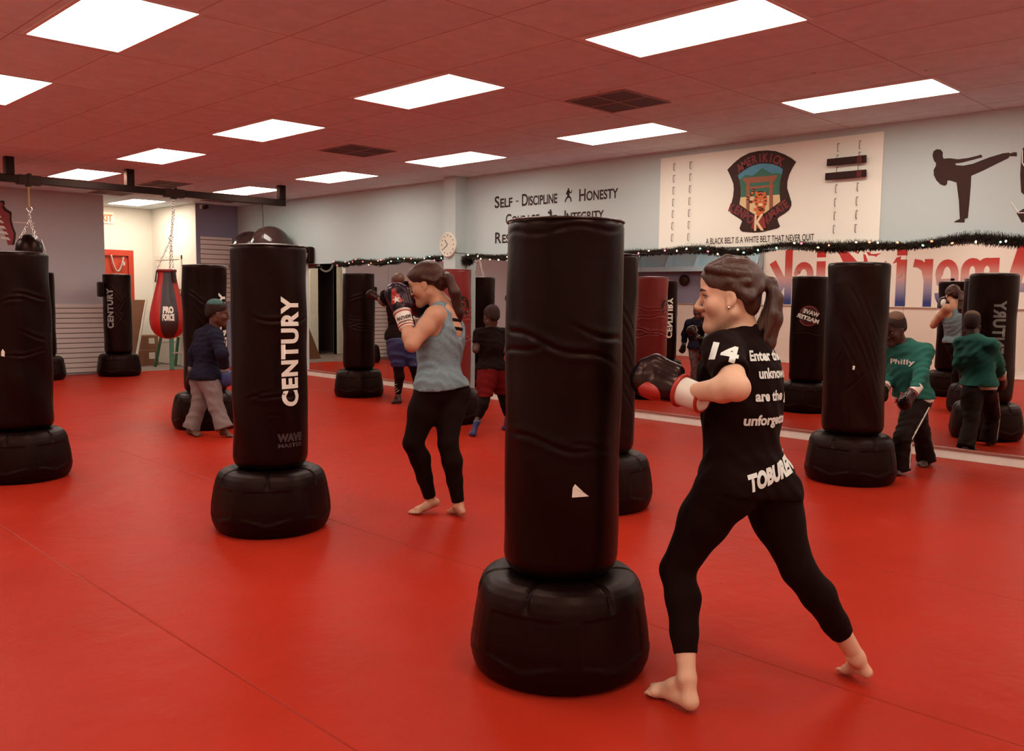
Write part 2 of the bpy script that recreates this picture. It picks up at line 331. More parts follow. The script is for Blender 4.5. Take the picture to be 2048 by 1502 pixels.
POSE={"w2":{"head":[2.6984,1.6497,1.3841],"hf":[-0.5778,0.8139,-0.0599],"neck":[2.7473,1.6248,1.2365],"shL":[2.5614,1.5928,1.1997],"shR":[2.888,1.6642,1.1988],"elL":[2.4312,1.4545,1.097],"wrL":[2.4913,1.6732,1.0586],"fiL":[2.4847,1.8843,1.1074],"elR":[2.9172,1.7764,0.9715],"wrR":[2.8753,1.7761,1.0865],"fiR":[2.8349,1.7711,1.1771],"chest":[2.7371,1.62,1.1175],"waist":[2.7328,1.6138,0.9213],"pelvis":[2.7314,1.5951,0.7624],"hipL":[2.6348,1.6286,0.7147],"hipR":[2.8206,1.5543,0.6941],"knL":[2.573,1.7524,0.4222],"anL":[2.4622,1.6252,0.1116],"heL":[2.4477,1.6007,0.035],"baL":[2.4614,1.7395,0.024],"toL":[2.4661,1.7982,0.014],"knR":[2.8475,1.4382,0.436],"anR":[3.0685,1.3175,0.1012],"heR":[3.092,1.2867,0.0427],"baR":[3.1129,1.3614,0.026],"toR":[3.1546,1.4028,0.014],"tf":[-0.2367,0.9716,0.0],"pf":[0.1113,0.9938,0.0]},"w1":{"head":[3.5882,4.3707,1.4465],"hf":[-0.642,0.7076,-0.2951],"neck":[3.6671,4.3033,1.31],"shL":[3.5264,4.2225,1.2439],"shR":[3.802,4.3623,1.2706],"elL":[3.3648,4.2341,1.0706],"wrL":[3.3998,4.3618,1.2355],"fiL":[3.414,4.4503,1.3756],"elR":[3.7298,4.5466,1.038],"wrR":[3.6616,4.4946,1.2106],"fiR":[3.6014,4.4865,1.3453],"chest":[3.654,4.2966,1.1532],"waist":[3.6316,4.2983,0.99],"pelvis":[3.6155,4.2781,0.8155],"hipL":[3.5357,4.2794,0.7578],"hipR":[3.6937,4.2626,0.7482],"knL":[3.4297,4.3047,0.4577],"anL":[3.5711,4.2993,0.0713],"heL":[3.6012,4.2907,0.058],"baL":[3.4779,4.314,0.024],"toL":[3.4293,4.333,0.014],"knR":[3.5831,4.1514,0.454],"anR":[3.6346,4.1082,0.0691],"heR":[3.627,4.0664,0.036],"baR":[3.6447,4.1619,0.024],"toR":[3.651,4.2123,0.014],"tf":[-0.2584,0.966,0.0],"pf":[-0.519,0.8548,0.0]},"bg":{"head":[4.0447,8.0761,1.1713],"hf":[0.9147,-0.4011,-0.0501],"neck":[4.0292,8.1017,1.027],"shR":[3.9799,7.9854,0.9513],"shL":[3.986,8.2766,0.949],"elR":[3.9721,7.8462,0.7975],"wrR":[4.0288,7.9133,0.6538],"fiR":[4.0605,7.9206,0.5129],"elL":[3.9524,8.3737,0.7795],"wrL":[3.9362,8.4001,0.6362],"fiL":[3.9398,8.4123,0.5366],"chest":[3.9749,8.1327,0.8445],"waist":[3.9576,8.1337,0.7151],"pelvis":[3.9422,8.118,0.582],"hipR":[3.9419,8.0269,0.5311],"hipL":[3.9392,8.198,0.5183],"knL":[3.9009,8.1918,0.2786],"anL":[3.8384,8.2284,0.0759],"heL":[3.8218,8.2383,0.035],"baL":[3.8364,8.1102,0.022],"toL":[3.8522,8.0387,0.014],"knR":[3.9613,7.9637,0.2956],"anR":[4.0012,7.8995,0.1021],"heR":[3.9942,7.9278,0.035],"baR":[4.0252,7.8393,0.022],"toR":[4.0426,7.7941,0.014],"tf":[0.9687,-0.2484,0.0],"pf":[0.9343,-0.3564,0.0]},"gk":{"head":[7.2485,2.9243,1.137],"hf":[-0.9425,0.2149,-0.256],"neck":[7.2994,2.8872,1.0205],"shL":[7.3454,2.7154,0.9628],"shR":[7.3054,2.9854,0.9728],"elL":[7.2155,2.6874,0.7962],"wrL":[7.1007,2.6872,0.6735],"fiL":[7.0015,2.7315,0.579],"elR":[7.3819,2.9731,0.7796],"wrR":[7.2094,2.9623,0.6799],"fiR":[7.11,2.9539,0.6144],"chest":[7.328,2.8391,0.8645],"waist":[7.3396,2.8083,0.7123],"pelvis":[7.3677,2.7933,0.5899],"hipL":[7.3169,2.7511,0.5287],"hipR":[7.4368,2.8279,0.5118],"knL":[7.0876,2.7515,0.2935],"anL":[7.0986,2.7676,0.0587],"heL":[7.1334,2.7558,0.035],"baL":[7.0209,2.7534,0.022],"toL":[6.9661,2.7503,0.014],"knR":[7.5388,2.7836,0.2921],"anR":[7.6692,2.7803,0.0598],"heR":[7.7155,2.7707,0.035],"baR":[7.5731,2.77,0.022],"toR":[7.5108,2.7742,0.014],"tf":[-0.9997,0.0261,0.0],"pf":[-0.9976,0.0688,0.0]},"mn":{"head":[6.9356,9.01,1.522],"hf":[0.1256,0.9806,-0.1508],"neck":[6.9566,9.0167,1.4034],"shL":[6.7907,9.0375,1.3633],"shR":[7.1258,8.98,1.3533],"elL":[6.8149,9.1401,1.2632],"wrL":[6.8129,9.2633,1.3248],"fiL":[6.7963,9.3255,1.3494],"elR":[7.1689,9.0537,1.0733],"wrR":[7.1304,9.243,1.2333],"fiR":[7.1126,9.317,1.3733],"chest":[6.961,9.002,1.2089],"waist":[6.9551,8.9841,1.0206],"pelvis":[6.9457,8.972,0.851],"hipL":[6.8687,8.9538,0.772],"hipR":[7.0063,8.9579,0.7679],"knL":[6.8682,8.9125,0.4413],"anL":[6.8697,8.9246,0.0994],"heL":[6.8585,8.8693,0.036],"baL":[6.8199,8.9622,0.022],"toL":[6.7883,8.9929,0.014],"knR":[7.0776,8.8448,0.4353],"anR":[7.151,8.8748,0.1286],"heR":[7.1352,8.8248,0.036],"baR":[7.1095,8.904,0.022],"toR":[7.0899,8.9507,0.014],"tf":[0.1692,0.9856,0.0],"pf":[0.1692,0.9856,0.0]},"bb":{"head":[6.1849,6.5091,1.1579],"hf":[0.2476,0.9636,-0.1009],"neck":[6.188,6.5179,1.0271],"shL":[6.0583,6.5406,0.9871],"shR":[6.3132,6.4895,0.9871],"elL":[6.0024,6.5364,0.8312],"wrL":[6.144,6.6836,0.8697],"fiL":[6.1983,6.7206,0.9175],"elR":[6.2828,6.3959,0.8085],"wrR":[6.3591,6.5402,0.8698],"fiR":[6.369,6.6105,0.9434],"chest":[6.1833,6.5037,0.8769],"waist":[6.1764,6.4947,0.7517],"pelvis":[6.17,6.4865,0.6366],"hipL":[6.101,6.4786,0.5904],"hipR":[6.2411,6.4798,0.5827],"knL":[5.9671,6.3689,0.3486],"anL":[5.8497,6.3479,0.1534],"heL":[5.8124,6.3497,0.035],"baL":[5.8376,6.406,0.022],"toL":[5.8677,6.4611,0.014],"knR":[6.2774,6.412,0.3317],"anR":[6.3304,6.4051,0.134],"heR":[6.3173,6.3838,0.035],"baR":[6.3657,6.4767,0.022],"toR":[6.3864,6.5273,0.014],"tf":[0.1967,0.9805,0.0],"pf":[0.1967,0.9805,0.0]}}

# ---------------------------------------------------------------- the room
XW, XL, YF, YB, ZC = 8.16, -1.5, 15.42, -3.6, 2.953
HX0, HX1, HY1 = 4.0, 7.35, 17.3
OPX = 5.755

def nodes_of(m): return m.node_tree, m.node_tree.nodes['Principled BSDF']

def floor_material():
    m = mat('red_mat', (.45, .022, .012), .42, spec=.03, tint=(1, .6, .42))
    nt, b = nodes_of(m); N = nt.nodes.new; Lk = nt.links.new
    tc = N('ShaderNodeTexCoord'); sp = N('ShaderNodeSeparateXYZ'); Lk(tc.outputs['Object'], sp.inputs[0])
    def math_(op, a, bb=None, c=None):
        n = N('ShaderNodeMath'); n.operation = op
        for i, q in enumerate((a, bb, c)):
            if q is None: continue
            if isinstance(q, (int, float)): n.inputs[i].default_value = q
            else: Lk(q, n.inputs[i])
        return n.outputs[0]
    # 1.5 m wide rolled mats laid along the room, one cross joint near the far end
    fx = math_('ABSOLUTE', math_('SUBTRACT', math_('FRACT', math_('DIVIDE', sp.outputs[0], 1.5)), .5))
    sx = math_('MULTIPLY', math_('SUBTRACT', .5, fx), 1.5)
    sy = math_('ABSOLUTE', math_('SUBTRACT', sp.outputs[1], 13.3))
    s = math_('MINIMUM', sx, math_('MULTIPLY', sy, .45))
    seam = math_('SMOOTH_MIN', math_('DIVIDE', s, .007), 1.0, .2)
    n1 = N('ShaderNodeTexNoise'); n1.inputs['Scale'].default_value = 1.3; n1.inputs['Detail'].default_value = 4; n1.inputs['Roughness'].default_value = .5
    Lk(tc.outputs['Object'], n1.inputs['Vector'])
    cr = N('ShaderNodeMix'); cr.data_type = 'RGBA'; cr.inputs[6].default_value = (.31, .017, .007, 1); cr.inputs[7].default_value = (.42, .027, .012, 1)
    Lk(n1.outputs['Fac'], cr.inputs[0])
    mx = N('ShaderNodeMix'); mx.data_type = 'RGBA'; mx.inputs[6].default_value = (.24, .018, .010, 1)
    Lk(math_('MULTIPLY_ADD', seam, .8, .2), mx.inputs[0]); Lk(cr.outputs[2], mx.inputs[7]); Lk(mx.outputs[2], b.inputs['Base Color'])
    n2 = N('ShaderNodeTexNoise'); n2.inputs['Scale'].default_value = 4.5; n2.inputs['Detail'].default_value = 3
    Lk(tc.outputs['Object'], n2.inputs['Vector'])
    n3 = N('ShaderNodeTexNoise'); n3.inputs['Scale'].default_value = 90; n3.inputs['Detail'].default_value = 4
    mp = N('ShaderNodeMapping'); mp.inputs['Scale'].default_value = (1, .35, 1); Lk(tc.outputs['Object'], mp.inputs[0]); Lk(mp.outputs[0], n3.inputs['Vector'])
    hgt = math_('ADD', math_('MULTIPLY', n2.outputs['Fac'], 1.0), math_('ADD', math_('MULTIPLY', n3.outputs['Fac'], .06), math_('MULTIPLY', seam, .25)))
    bp = N('ShaderNodeBump'); bp.inputs['Strength'].default_value = .42; bp.inputs['Distance'].default_value = .02
    Lk(hgt, bp.inputs['Height']); Lk(bp.outputs[0], b.inputs['Normal'])
    Lk(math_('MULTIPLY_ADD', n1.outputs['Fac'], .14, .30), b.inputs['Roughness'])
    return m

def ceiling_material():
    m = mat('ceiling_tile', (.62, .55, .53), .9, spec=.1)
    nt, b = nodes_of(m); N = nt.nodes.new; Lk = nt.links.new
    tc = N('ShaderNodeTexCoord'); sp = N('ShaderNodeSeparateXYZ'); Lk(tc.outputs['Object'], sp.inputs[0])
    cb = N('ShaderNodeCombineXYZ')
    ay = N('ShaderNodeMath'); ay.operation = 'ADD'; ay.inputs[1].default_value = 24.4 - (3.12 - .61) + 1.22; Lk(sp.outputs[1], ay.inputs[0])
    ax = N('ShaderNodeMath'); ax.operation = 'ADD'; ax.inputs[1].default_value = 12.2 - (2.143 - .305) + .61; Lk(sp.outputs[0], ax.inputs[0])
    Lk(ay.outputs[0], cb.inputs[0]); Lk(ax.outputs[0], cb.inputs[1])
    br = N('ShaderNodeTexBrick'); br.offset = 0; br.inputs['Scale'].default_value = 1; br.inputs['Brick Width'].default_value = 1.2225; br.inputs['Row Height'].default_value = .608
    br.inputs['Mortar Size'].default_value = .006; br.inputs['Mortar Smooth'].default_value = .3; br.inputs['Bias'].default_value = -.2
    br.inputs['Color1'].default_value = (.74, .86, .90, 1); br.inputs['Color2'].default_value = (.685, .795, .835, 1); br.inputs['Mortar'].default_value = (.50, .48, .47, 1)
    Lk(cb.outputs[0], br.inputs['Vector']); 
    n = N('ShaderNodeTexNoise'); n.inputs['Scale'].default_value = 9; n.inputs['Detail'].default_value = 8; Lk(tc.outputs['Object'], n.inputs['Vector'])
    # scattered small scuffs in the tiles
    v = N('ShaderNodeTexVoronoi'); v.inputs['Scale'].default_value = 2.3; Lk(tc.outputs['Object'], v.inputs['Vector'])
    rp = N('ShaderNodeMapRange'); rp.inputs[1].default_value = .02; rp.inputs[2].default_value = .045; rp.inputs[3].default_value = .45; rp.inputs[4].default_value = 1; Lk(v.outputs['Distance'], rp.inputs[0])
    rn = N('ShaderNodeMapRange'); rn.inputs[1].default_value = .3; rn.inputs[2].default_value = .7; rn.inputs[3].default_value = .93; rn.inputs[4].default_value = 1.05; Lk(n.outputs['Fac'], rn.inputs[0])
    mu = N('ShaderNodeMath'); mu.operation = 'MULTIPLY'; Lk(rp.outputs[0], mu.inputs[0]); Lk(rn.outputs[0], mu.inputs[1])
    vm = N('ShaderNodeVectorMath'); vm.operation = 'SCALE'; Lk(br.outputs['Color'], vm.inputs[0]); Lk(mu.outputs[0], vm.inputs['Scale'])
    Lk(vm.outputs[0], b.inputs['Base Color'])
    bp = N('ShaderNodeBump'); bp.inputs['Strength'].default_value = .3; bp.inputs['Distance'].default_value = .01; bp.invert = True
    Lk(br.outputs['Fac'], bp.inputs['Height']); Lk(bp.outputs[0], b.inputs['Normal'])
    return m

M_floor = floor_material(); M_ceil = ceiling_material()
M_blue = mat('wall_blue', (.50, .575, .565), .75, var=.04, vscale=1.2, bump=.05, bscale=160)
M_purple = mat('wall_dusk', (.25, .24, .33), .75, var=.04, vscale=1.2, bump=.05, bscale=160)
M_mauve = mat('wall_mauve', (.50, .46, .47), .75, var=.04, vscale=1.2, bump=.05, bscale=160)
M_white = mat('wall_white', (.84, .79, .70), .75, var=.03, vscale=1.2, bump=.05, bscale=160)
M_cream = mat('cream_board', (.87, .84, .73), .6, var=.02, vscale=2)
M_beige = mat('wainscot', (.76, .68, .58), .6, var=.03, vscale=2)
M_trim = mat('trim_white', (.78, .72, .62), .5, var=.12, vscale=9)
M_slat = mat('slatwall', (.72, .62, .56), .55)
M_groove = mat('slat_groove', (.16, .10, .09), .8)
M_dark = mat('black_paint', (.012, .007, .007), .5)
M_metal = mat('black_steel', (.015, .011, .010), .35, metal=.6, var=.3, vscale=14)
M_chrome = mat('chrome', (.75, .72, .68), .22, metal=1)
M_hallfloor = mat('hall_floor', (.22, .16, .14), .6, var=.2)
M_reddoor = mat('red_door', (.52, .045, .018), .4, var=.05)
M_diff = mat('diffuser', (1, .95, .85), .5, emit=(1, .93, .81), estr=12.6)
M_hallglow = mat('hall_diffuser', (1, .95, .85), .5, emit=(1, .90, .74), estr=20)
M_mirror = mat('mirror_glass', (.86, .85, .82), .0, metal=1)
M_ink = mat('wall_ink', (.016, .008, .008), .6)

def struct(name, mb, m, **k):
    o = mb.obj(name, m, **k); o['kind'] = 'structure'; return o

struct('floor', MB().box(XL - .12, XW + .12, YB - .12, YF - .02, -.1, 0), M_floor)
struct('floor_hall', MB().box(HX0 - .12, HX1 + .12, YF - .02, HY1 + 1.4, -.1, -.004), M_hallfloor)
struct('ceiling', MB().box(XL - .12, XW + .12, YB - .12, HY1 + 1.4, ZC, ZC + .1), M_ceil)
struct('wall_right', MB().box(XW, XW + .12, YB - .12, YF + .12, 0, ZC), M_blue)
struct('wall_left', MB().box(XL - .12, XL, YB - .12, YF + .12, 0, ZC), M_blue)
struct('wall_back', MB().box(XL, XW, YB - .12, YB, 0, ZC), M_white)
struct('wall_far', MB().box(XL, OPX, YF, YF + .12, 0, ZC), M_mauve)
struct('wall_far_corner', MB().box(HX1, XW, YF, YF + .12, 0, ZC), M_purple)
struct('wall_hall_right', MB().box(HX1, HX1 + .12, YF + .12, HY1 + .12, 0, ZC).box(HX1 - .006, HX1 + .001, YF - .004, YF + .12, 0, ZC), M_white)
struct('wall_hall_left', MB().box(HX0 - .12, HX0, YF + .12, HY1 + .12, 0, ZC), M_white)
# hall end wall with two openings: a red door and an unlit washroom doorway
hw = MB()
for x0, x1, z0 in ((HX0, 4.72, 0), (4.72, 5.22, 2.1), (5.22, 6.02, 0), (6.02, 6.93, 2.10), (6.93, HX1, 0)):
    hw.box(x0, x1, HY1, HY1 + .12, z0, ZC)
struct('wall_hall_end', hw, M_white)
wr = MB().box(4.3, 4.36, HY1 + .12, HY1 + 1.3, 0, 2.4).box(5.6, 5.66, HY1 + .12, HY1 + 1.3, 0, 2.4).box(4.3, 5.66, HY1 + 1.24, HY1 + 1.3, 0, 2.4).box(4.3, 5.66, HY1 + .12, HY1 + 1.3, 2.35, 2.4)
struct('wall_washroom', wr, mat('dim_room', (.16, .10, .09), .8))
struct('trim_1', MB().box(4.62, 4.72, HY1 - .02, HY1 + .13, 0, 2.1).box(5.22, 5.42, HY1 - .02, HY1 + .13, 0, 2.1).box(4.62, 5.42, HY1 - .021, HY1 + .13, 2.1, 2.2), M_trim)
rd = struct('door_1', MB().box(6.06, 6.89, HY1 + .03, HY1 + .07, .01, 2.04).box(6.16, 6.79, HY1 + .022, HY1 + .031, .25, .95).box(6.16, 6.79, HY1 + .022, HY1 + .031, 1.1, 1.9), M_reddoor, bevel=.004)
MB().lathe([(.0, 0), (.028, 0), (.03, .02), (.02, .03)], 16).obj('door_handle', M_chrome, rd, loc=(6.14, HY1 + .0, 1.0))
struct('trim_2', MB().box(5.96, 6.06, HY1 - .02, HY1 + .12, 0, 2.14).box(6.89, 6.985, HY1 - .02, HY1 + .12, 0, 2.14).box(5.96, 6.985, HY1 - .021, HY1 + .12, 2.04, 2.15), M_reddoor, bevel=.004)
d2 = struct('door_2', MB().box(HX1 - .02, HX1 - .002, 16.06, 17.06, .01, 1.98), M_white)
struct('trim_3', MB().box(HX1 - .03, HX1, 15.99, 16.07, 0, 2.04).box(HX1 - .03, HX1, 17.05, 17.13, 0, 2.04).box(HX1 - .031, HX1, 15.99, 17.13, 1.97, 2.05), M_trim, bevel=.004)
struct('pillar', MB().box(7.955, XW, 9.09, 9.325, 0, ZC), M_blue)
struct('baseboard_right', MB().box(8.125, XW, YB, 9.09, 0, .076).box(8.125, XW, 9.325, YF, 0, .076), M_trim, bevel=.004)
struct('trim_4', MB().box(8.118, XW, .28, 9.09, .076, .098).box(8.118, XW, 9.325, 13.02, .076, .098), mat('mirror_channel', (.33, .12, .09), .3), bevel=.003)  # channel's reddish colour stands in for the red floor's reflection
struct('baseboard_left', MB().box(XL, XL + .02, YB, YF, 0, .1), M_trim)
struct('trim_5', MB().box(XL, XL + .012, YB, YF, .1, 1.215), M_beige)
struct('trim_6', MB().box(XL, XL + .035, YB, YF, 1.215, 1.24), mat('ledge', (.45, .30, .22), .5), bevel=.004)
struct('under_shelf_shade', MB().box(XL, XL + .006, 10.1, YF, 1.24, 2.06), M_purple)  # dark sheet below the shelf; its purple is painted-in shade

# mirror panels along the right wall
ym = [.28, 1.747, 3.213, 4.679, 6.145, 7.61, 9.075]
where = ['nearest the camera, beside the frame edge', 'behind the child in the green sweatshirt', 'behind the bag the green-shirted child boxes', 'behind the punching woman in black',
         'between the near woman and the large front bag', 'next to the square pillar on its near side']
spans = [(ym[i], ym[i + 1], where[i]) for i in range(6)] + [(9.34, 10.81, 'next to the square pillar on its far side'), (10.81, 12.27, 'behind the bag the man is hitting'), (12.27, 13.0, 'at the far end, beyond the end of the garland')]
for y0, y1, w in spans:
    o = MB().box(8.142, XW, y0 + .0015, y1 - .0015, .098, 1.856).obj('wall_mirror', M_mirror)
    tag(o, 'tall frameless wall mirror panel ' + w, 'mirror', 'wall mirror panels')

# ---------------------------------------------------------------- ceiling fittings
rows = {-1: 'row along the mural wall', 0: 'second row from the mural wall', 1: 'second row from the mirrored wall', 2: 'row closest to the mirrored wall'}
order = {4: 'farthest', 3: 'second farthest', 2: 'third from the far end', 1: 'fourth from the far end', 0: 'fifth from the far end', -1: 'sixth from the far end', -2: 'seventh from the far end'}
M_frame = mat('light_frame', (.75, .70, .64), .5)
fr0 = MB(); 
for a in ((-.302, .302, -.608, -.585), (-.302, .302, .585, .608), (-.302, -.278, -.585, .585), (.278, .302, -.585, .585)): fr0.box(a[0], a[1], a[2], a[3], -.006, 0)
fr_me = meshd('frame', fr0.v, fr0.f); fr_me.materials.append(M_frame)
df0 = MB().box(-.278, .278, -.585, .585, -.004, -.001); df_me = meshd('diffuser', df0.v, df0.f); df_me.materials.append(M_diff)
for i in (-1, 0, 1, 2):
    for j in range(-2, 5):  # panels out of view continue the grid, put in for illumination
        if i == -1 and j == 4: continue
        t = thing('ceiling_light', f'ceiling panel, {order[j]} of the {rows[i]}', 'ceiling light', (2.143 + 2.43 * i, 3.12 + 2.45 * j, ZC), 0, 'fluorescent ceiling panels')
        for n, me in (('frame', fr_me), ('diffuser', df_me)):
            o = bpy.data.objects.new(n, me); COL.objects.link(o); o.parent = t
t = thing('ceiling_light', 'glowing ceiling panel inside the bright white hallway', 'ceiling light', (6.6, 16.15, ZC), 0, 'fluorescent ceiling panels')
o = bpy.data.objects.new('frame', fr_me); COL.objects.link(o); o.parent = t
hd = df_me.copy(); hd.materials.clear(); hd.materials.append(M_hallglow); o = bpy.data.objects.new('diffuser', hd); COL.objects.link(o); o.parent = t

M_vent = mat('vent_dark', (.10, .05, .045), .8); M_ventbar = mat('vent_bar', (.30, .17, .15), .6)
for (x, y, w, kx, ky) in ((5.82, 4.66, 'above the front of the room', 1, 1), (5.87, 8.35, 'halfway down the room', 1, 1), (5.69, 14.5, 'right in front of the hallway', .9, 2.2), (5.77, 13.1, 'just beyond the steel bag rail', .85, 1.3), (7.45, 14.62, 'in the far right corner', .9, .8)):
    t = thing('ceiling_vent', f'dark ceiling grille with cross bars {w}', 'vent', (x, y, ZC), 0, 'ceiling return air grilles'); t.scale = (kx, ky, 1)
    MB().box(-.29, .29, -.29, .29, -.004, -.001).obj('grille', M_vent, t)
    b = MB()
    for q in (-.297, 0, .297): b.box(q - .009, q + .009, -.305, .305, -.009, -.002)
    for q in (-.297, 0, .297): b.box(-.305, .305, q - .009, q + .009, -.0095, -.0025)
    b.obj('cross_bars', M_ventbar, t)

# steel beam with hangers, carrying the hanging bags
t = thing('hanging_rail', 'black steel bag rail hung from the ceiling across the far end', 'rail', (0, 11.9, 0))
MB().box(1.2, 7.05, -.05, .05, 2.655, 2.745).obj('beam', M_metal, t, bevel=.006)
for x in (1.6, 3.36, 4.78, 7.0):
    MB().box(x - .05, x + .05, -.05, .05, 2.745, ZC).obj('hanger', M_metal, t, bevel=.004)
for x in (3.57, 5.37):
    MB().box(x - .13, x + .13, -.06, .06, 2.64, 2.752).box(x - .02, x + .02, -.07, .07, 2.62, 2.77).obj('clamp', M_dark, t, bevel=.006)

# ---------------------------------------------------------------- right wall artwork
def wallpt(x, eps=0): return lambda u, v: (x - eps, -u, v)
def wall_text(name, bm, y0, y1, z0, h, m, parent, x=XW - .003):
    lo, hi = width(bm); zs = [v.co.y for v in bm.verts if True]; top = max(zs); s = (y0 - y1) / (hi - lo); sz = h / top
    return bm_obj(name, bm, lambda u, v: (x, y0 - (u - lo) * s, z0 + v * sz), m, parent)
t = thing('wall_lettering', 'dark hand-painted virtue words on the pale blue wall', 'lettering', (0, 0, 0))
wall_text('word', smallcaps('SELF', .2, .152, .004), 8.545, 8.215, 2.512, .148, M_ink, t)
wall_text('word', smallcaps('DISCIPLINE', .2, .152, .004), 8.045, 7.44, 2.508, .146, M_ink, t)
MB().box(XW - .003, XW - .001, 8.105, 8.155, 2.566, 2.578).obj('dash', M_ink, t)
wall_text('word', smallcaps('HONESTY', .2, .152, .004), 7.09, 6.50, 2.505, .140, M_ink, t)
wall_text('word', smallcaps('COURAGE', .2, .152, .004), 8.335, 7.74, 2.285, .135, M_ink, t)
wall_text('word', smallcaps('INTEGRITY', .2, .152, .004), 7.32, 6.705, 2.275, .132, M_ink, t)
wall_text('word', smallcaps('RESPECT', .2, .152, .004), 8.53, 7.9, 2.055, .138, M_ink, t)
def stick(name, cy, z0, h, pts, limbs, parent):
    """small painted fighter built of limb strokes, in units of its height"""
    b = MB()
    for a, c, w_ in limbs:
        (y0, zz0), (y1, zz1) = a, c; dx, dy = y1 - y0, zz1 - zz0; l = math.hypot(dx, dy) + 1e-6; nx, ny = -dy / l * w_, dx / l * w_
        q = [(y0 + nx, zz0 + ny), (y1 + nx * .7, zz1 + ny * .7), (y1 - nx * .7, zz1 - ny * .7), (y0 - nx, zz0 - ny)]
        b.prism([(cy - p * h, z0 + r * h) for p, r in q], 0, XW - .003, XW - .001)
    for (py, pz, r) in pts:
        b.prism([(cy - (py + r * math.cos(k * PI / 6)) * h, z0 + (pz + r * math.sin(k * PI / 6)) * h) for k in range(12)], 0, XW - .0035, XW - .001)
    return b.obj(name, M_ink, parent)
stick('fighter_icon', 7.265, 2.505, .165, [(0.02, .92, .08)], [((0, .84), (.02, .38), .13), ((.02, .42), (-.22, .22), .08), ((-.22, .22), (-.3, 0), .06), ((.02, .42), (.25, .26), .08), ((.25, .26), (.3, 0), .06), ((0, .8), (.26, .62), .055), ((.26, .62), (.36, .85), .045), ((0, .8), (-.2, .62), .055), ((-.2, .62), (.05, .52), .045)], t)
stick('fighter_icon', 7.545, 2.275, .16, [(-.04, .92, .085)], [((-.03, .84), (.02, .42), .13), ((.02, .42), (-.02, .02), .07), ((.02, .45), (.62, .5), .08), ((-.03, .8), (-.28, .7), .05), ((-.28, .7), (-.2, .9), .045)], t)

o = MB().prism(KICK, 0, XW - .003, XW - .001).obj('kicking_silhouette', M_ink)
tag(o, 'dark painted silhouette of a martial artist kicking, above the garland', 'wall decal')
t = thing('boxing_art', 'dark painted punching bag with white outline at the right frame edge', 'wall decal')
MB().prism(BAGART, 0, XW - .003, XW - .001).prism(FOOTART, 0, XW - .003, XW - .001).obj('bag_shape', M_ink, t)
for pts in ([(2.33, 2.60), (2.325, 2.50), (2.29, 2.44), (2.2, 2.41)], [(2.30, 2.62), (2.27, 2.56), (2.2, 2.53)], [(2.392, 2.19), (2.33, 2.095), (2.2, 2.09)]):
    MB().tube([(XW - .004, y, z) for y, z in pts], .005, 5).obj('highlight_line', M_cream, t)

# cream display board with the school crest, belt pegs and the motto
bd = thing('display_board', 'large cream display board with a painted crest and belt pegs', 'board', (0, 0, 0))
BX = XW - .018
MB().box(BX, XW - .001, 3.465, 5.907, 1.897, 2.885).obj('board', M_cream, bd, bevel=.002)
M_em = {'shield': M_ink, 'sky': mat('crest_sky', (.06, .25, .36), .6, var=.25, vscale=14), 'hills': mat('crest_green', (.02, .13, .07), .6, var=.2, vscale=10), 'ground': mat('crest_sand', (.72, .52, .26), .6),
        'gate': mat('crest_gate', (.30, .08, .025), .6), 'tiger': mat('crest_orange', (.62, .13, .02), .6), 'red': mat('crest_red', (.25, .012, .012), .6), 'cream': mat('crest_cream', (.80, .62, .34), .6)}
sh = MB().prism(EMB['shield'], 0, BX - .006, BX).obj('crest', M_em['shield'], bd)
lay = [('sky', 'sky', 'sky'), ('hills', 'hills', 'hills'), ('ground', 'ground', 'ground'), ('beam', 'gate', 'gate'), ('beam2', 'gate', 'gate'), ('post', 'gate', 'gate'), ('post2', 'gate', 'gate'),
       ('tigerbody', 'tiger', 'tiger'), ('tail', 'tiger', 'tiger'), ('tigerhead', 'tiger', 'tiger'), ('earl', 'tiger', 'tiger'), ('earr', 'tiger', 'tiger'), ('muzzle', 'cream', 'tiger_face'), ('eyel', 'cream', 'tiger_face'), ('eyer', 'cream', 'tiger_face'), ('box', 'red', 'initial_panel')]
groups = {}
for d, (k, mk, pn) in enumerate(lay):
    groups.setdefault((pn, mk), MB()).prism(EMB[k], 0, BX - .007 - d * .0006, BX - .004)
for k in [q for q in EMB if q.startswith('stripe')]:
    MB().prism(EMB[k], 0, BX - .018, BX - .004).obj('tiger_stripe', M_em['shield'], sh)
for (pn, mk), b in groups.items(): b.obj(pn, M_em[mk], sh)
def arc_text(name, text, pts, h, m, parent, x):
    """letters spaced along a curve of wall points"""
    P = [np.array(p) for p in pts]; L = np.cumsum([0] + [np.linalg.norm(P[i + 1] - P[i]) for i in range(len(P) - 1)])
    out = None
    for i, ch in enumerate(text):
        s = L[-1] * (i / (len(text) - 1)); k = min(max(np.searchsorted(L, s) - 1, 0), len(P) - 2)
        c = P[k] + (P[k + 1] - P[k]) * ((s - L[k]) / (L[k + 1] - L[k])); a = P[max(k - 0, 0)]; e = P[k + 1]; d = (e - a) / np.linalg.norm(e - a); n = np.array([d[1], -d[0]])
        if n[1] < 0: n = -n
        g = glyphs(ch, h / .727, h * .045); lo, hi = width(g); sc = .78
        for v in g.verts:
            u = (v.co.x - (lo + hi) / 2) * sc; w_ = v.co.y - h / 2; q = c + d * u + n * w_; v.co = (x, q[0], q[1])
        if out is None: out = g
        else: join_bm(out, g)
    me = bpy.data.meshes.new(name); out.to_mesh(me); out.free(); return link(name, me, m, parent)
M_emred = mat('crest_letter_red', (.20, .012, .012), .6)
arc_text('crest_lettering', 'AMERIKICK', EMTXT['AMERIKICK'], .085, M_emred, sh, BX - .008)
arc_text('crest_lettering', 'KENPO', EMTXT['KENPO'], .085, M_emred, sh, BX - .008)
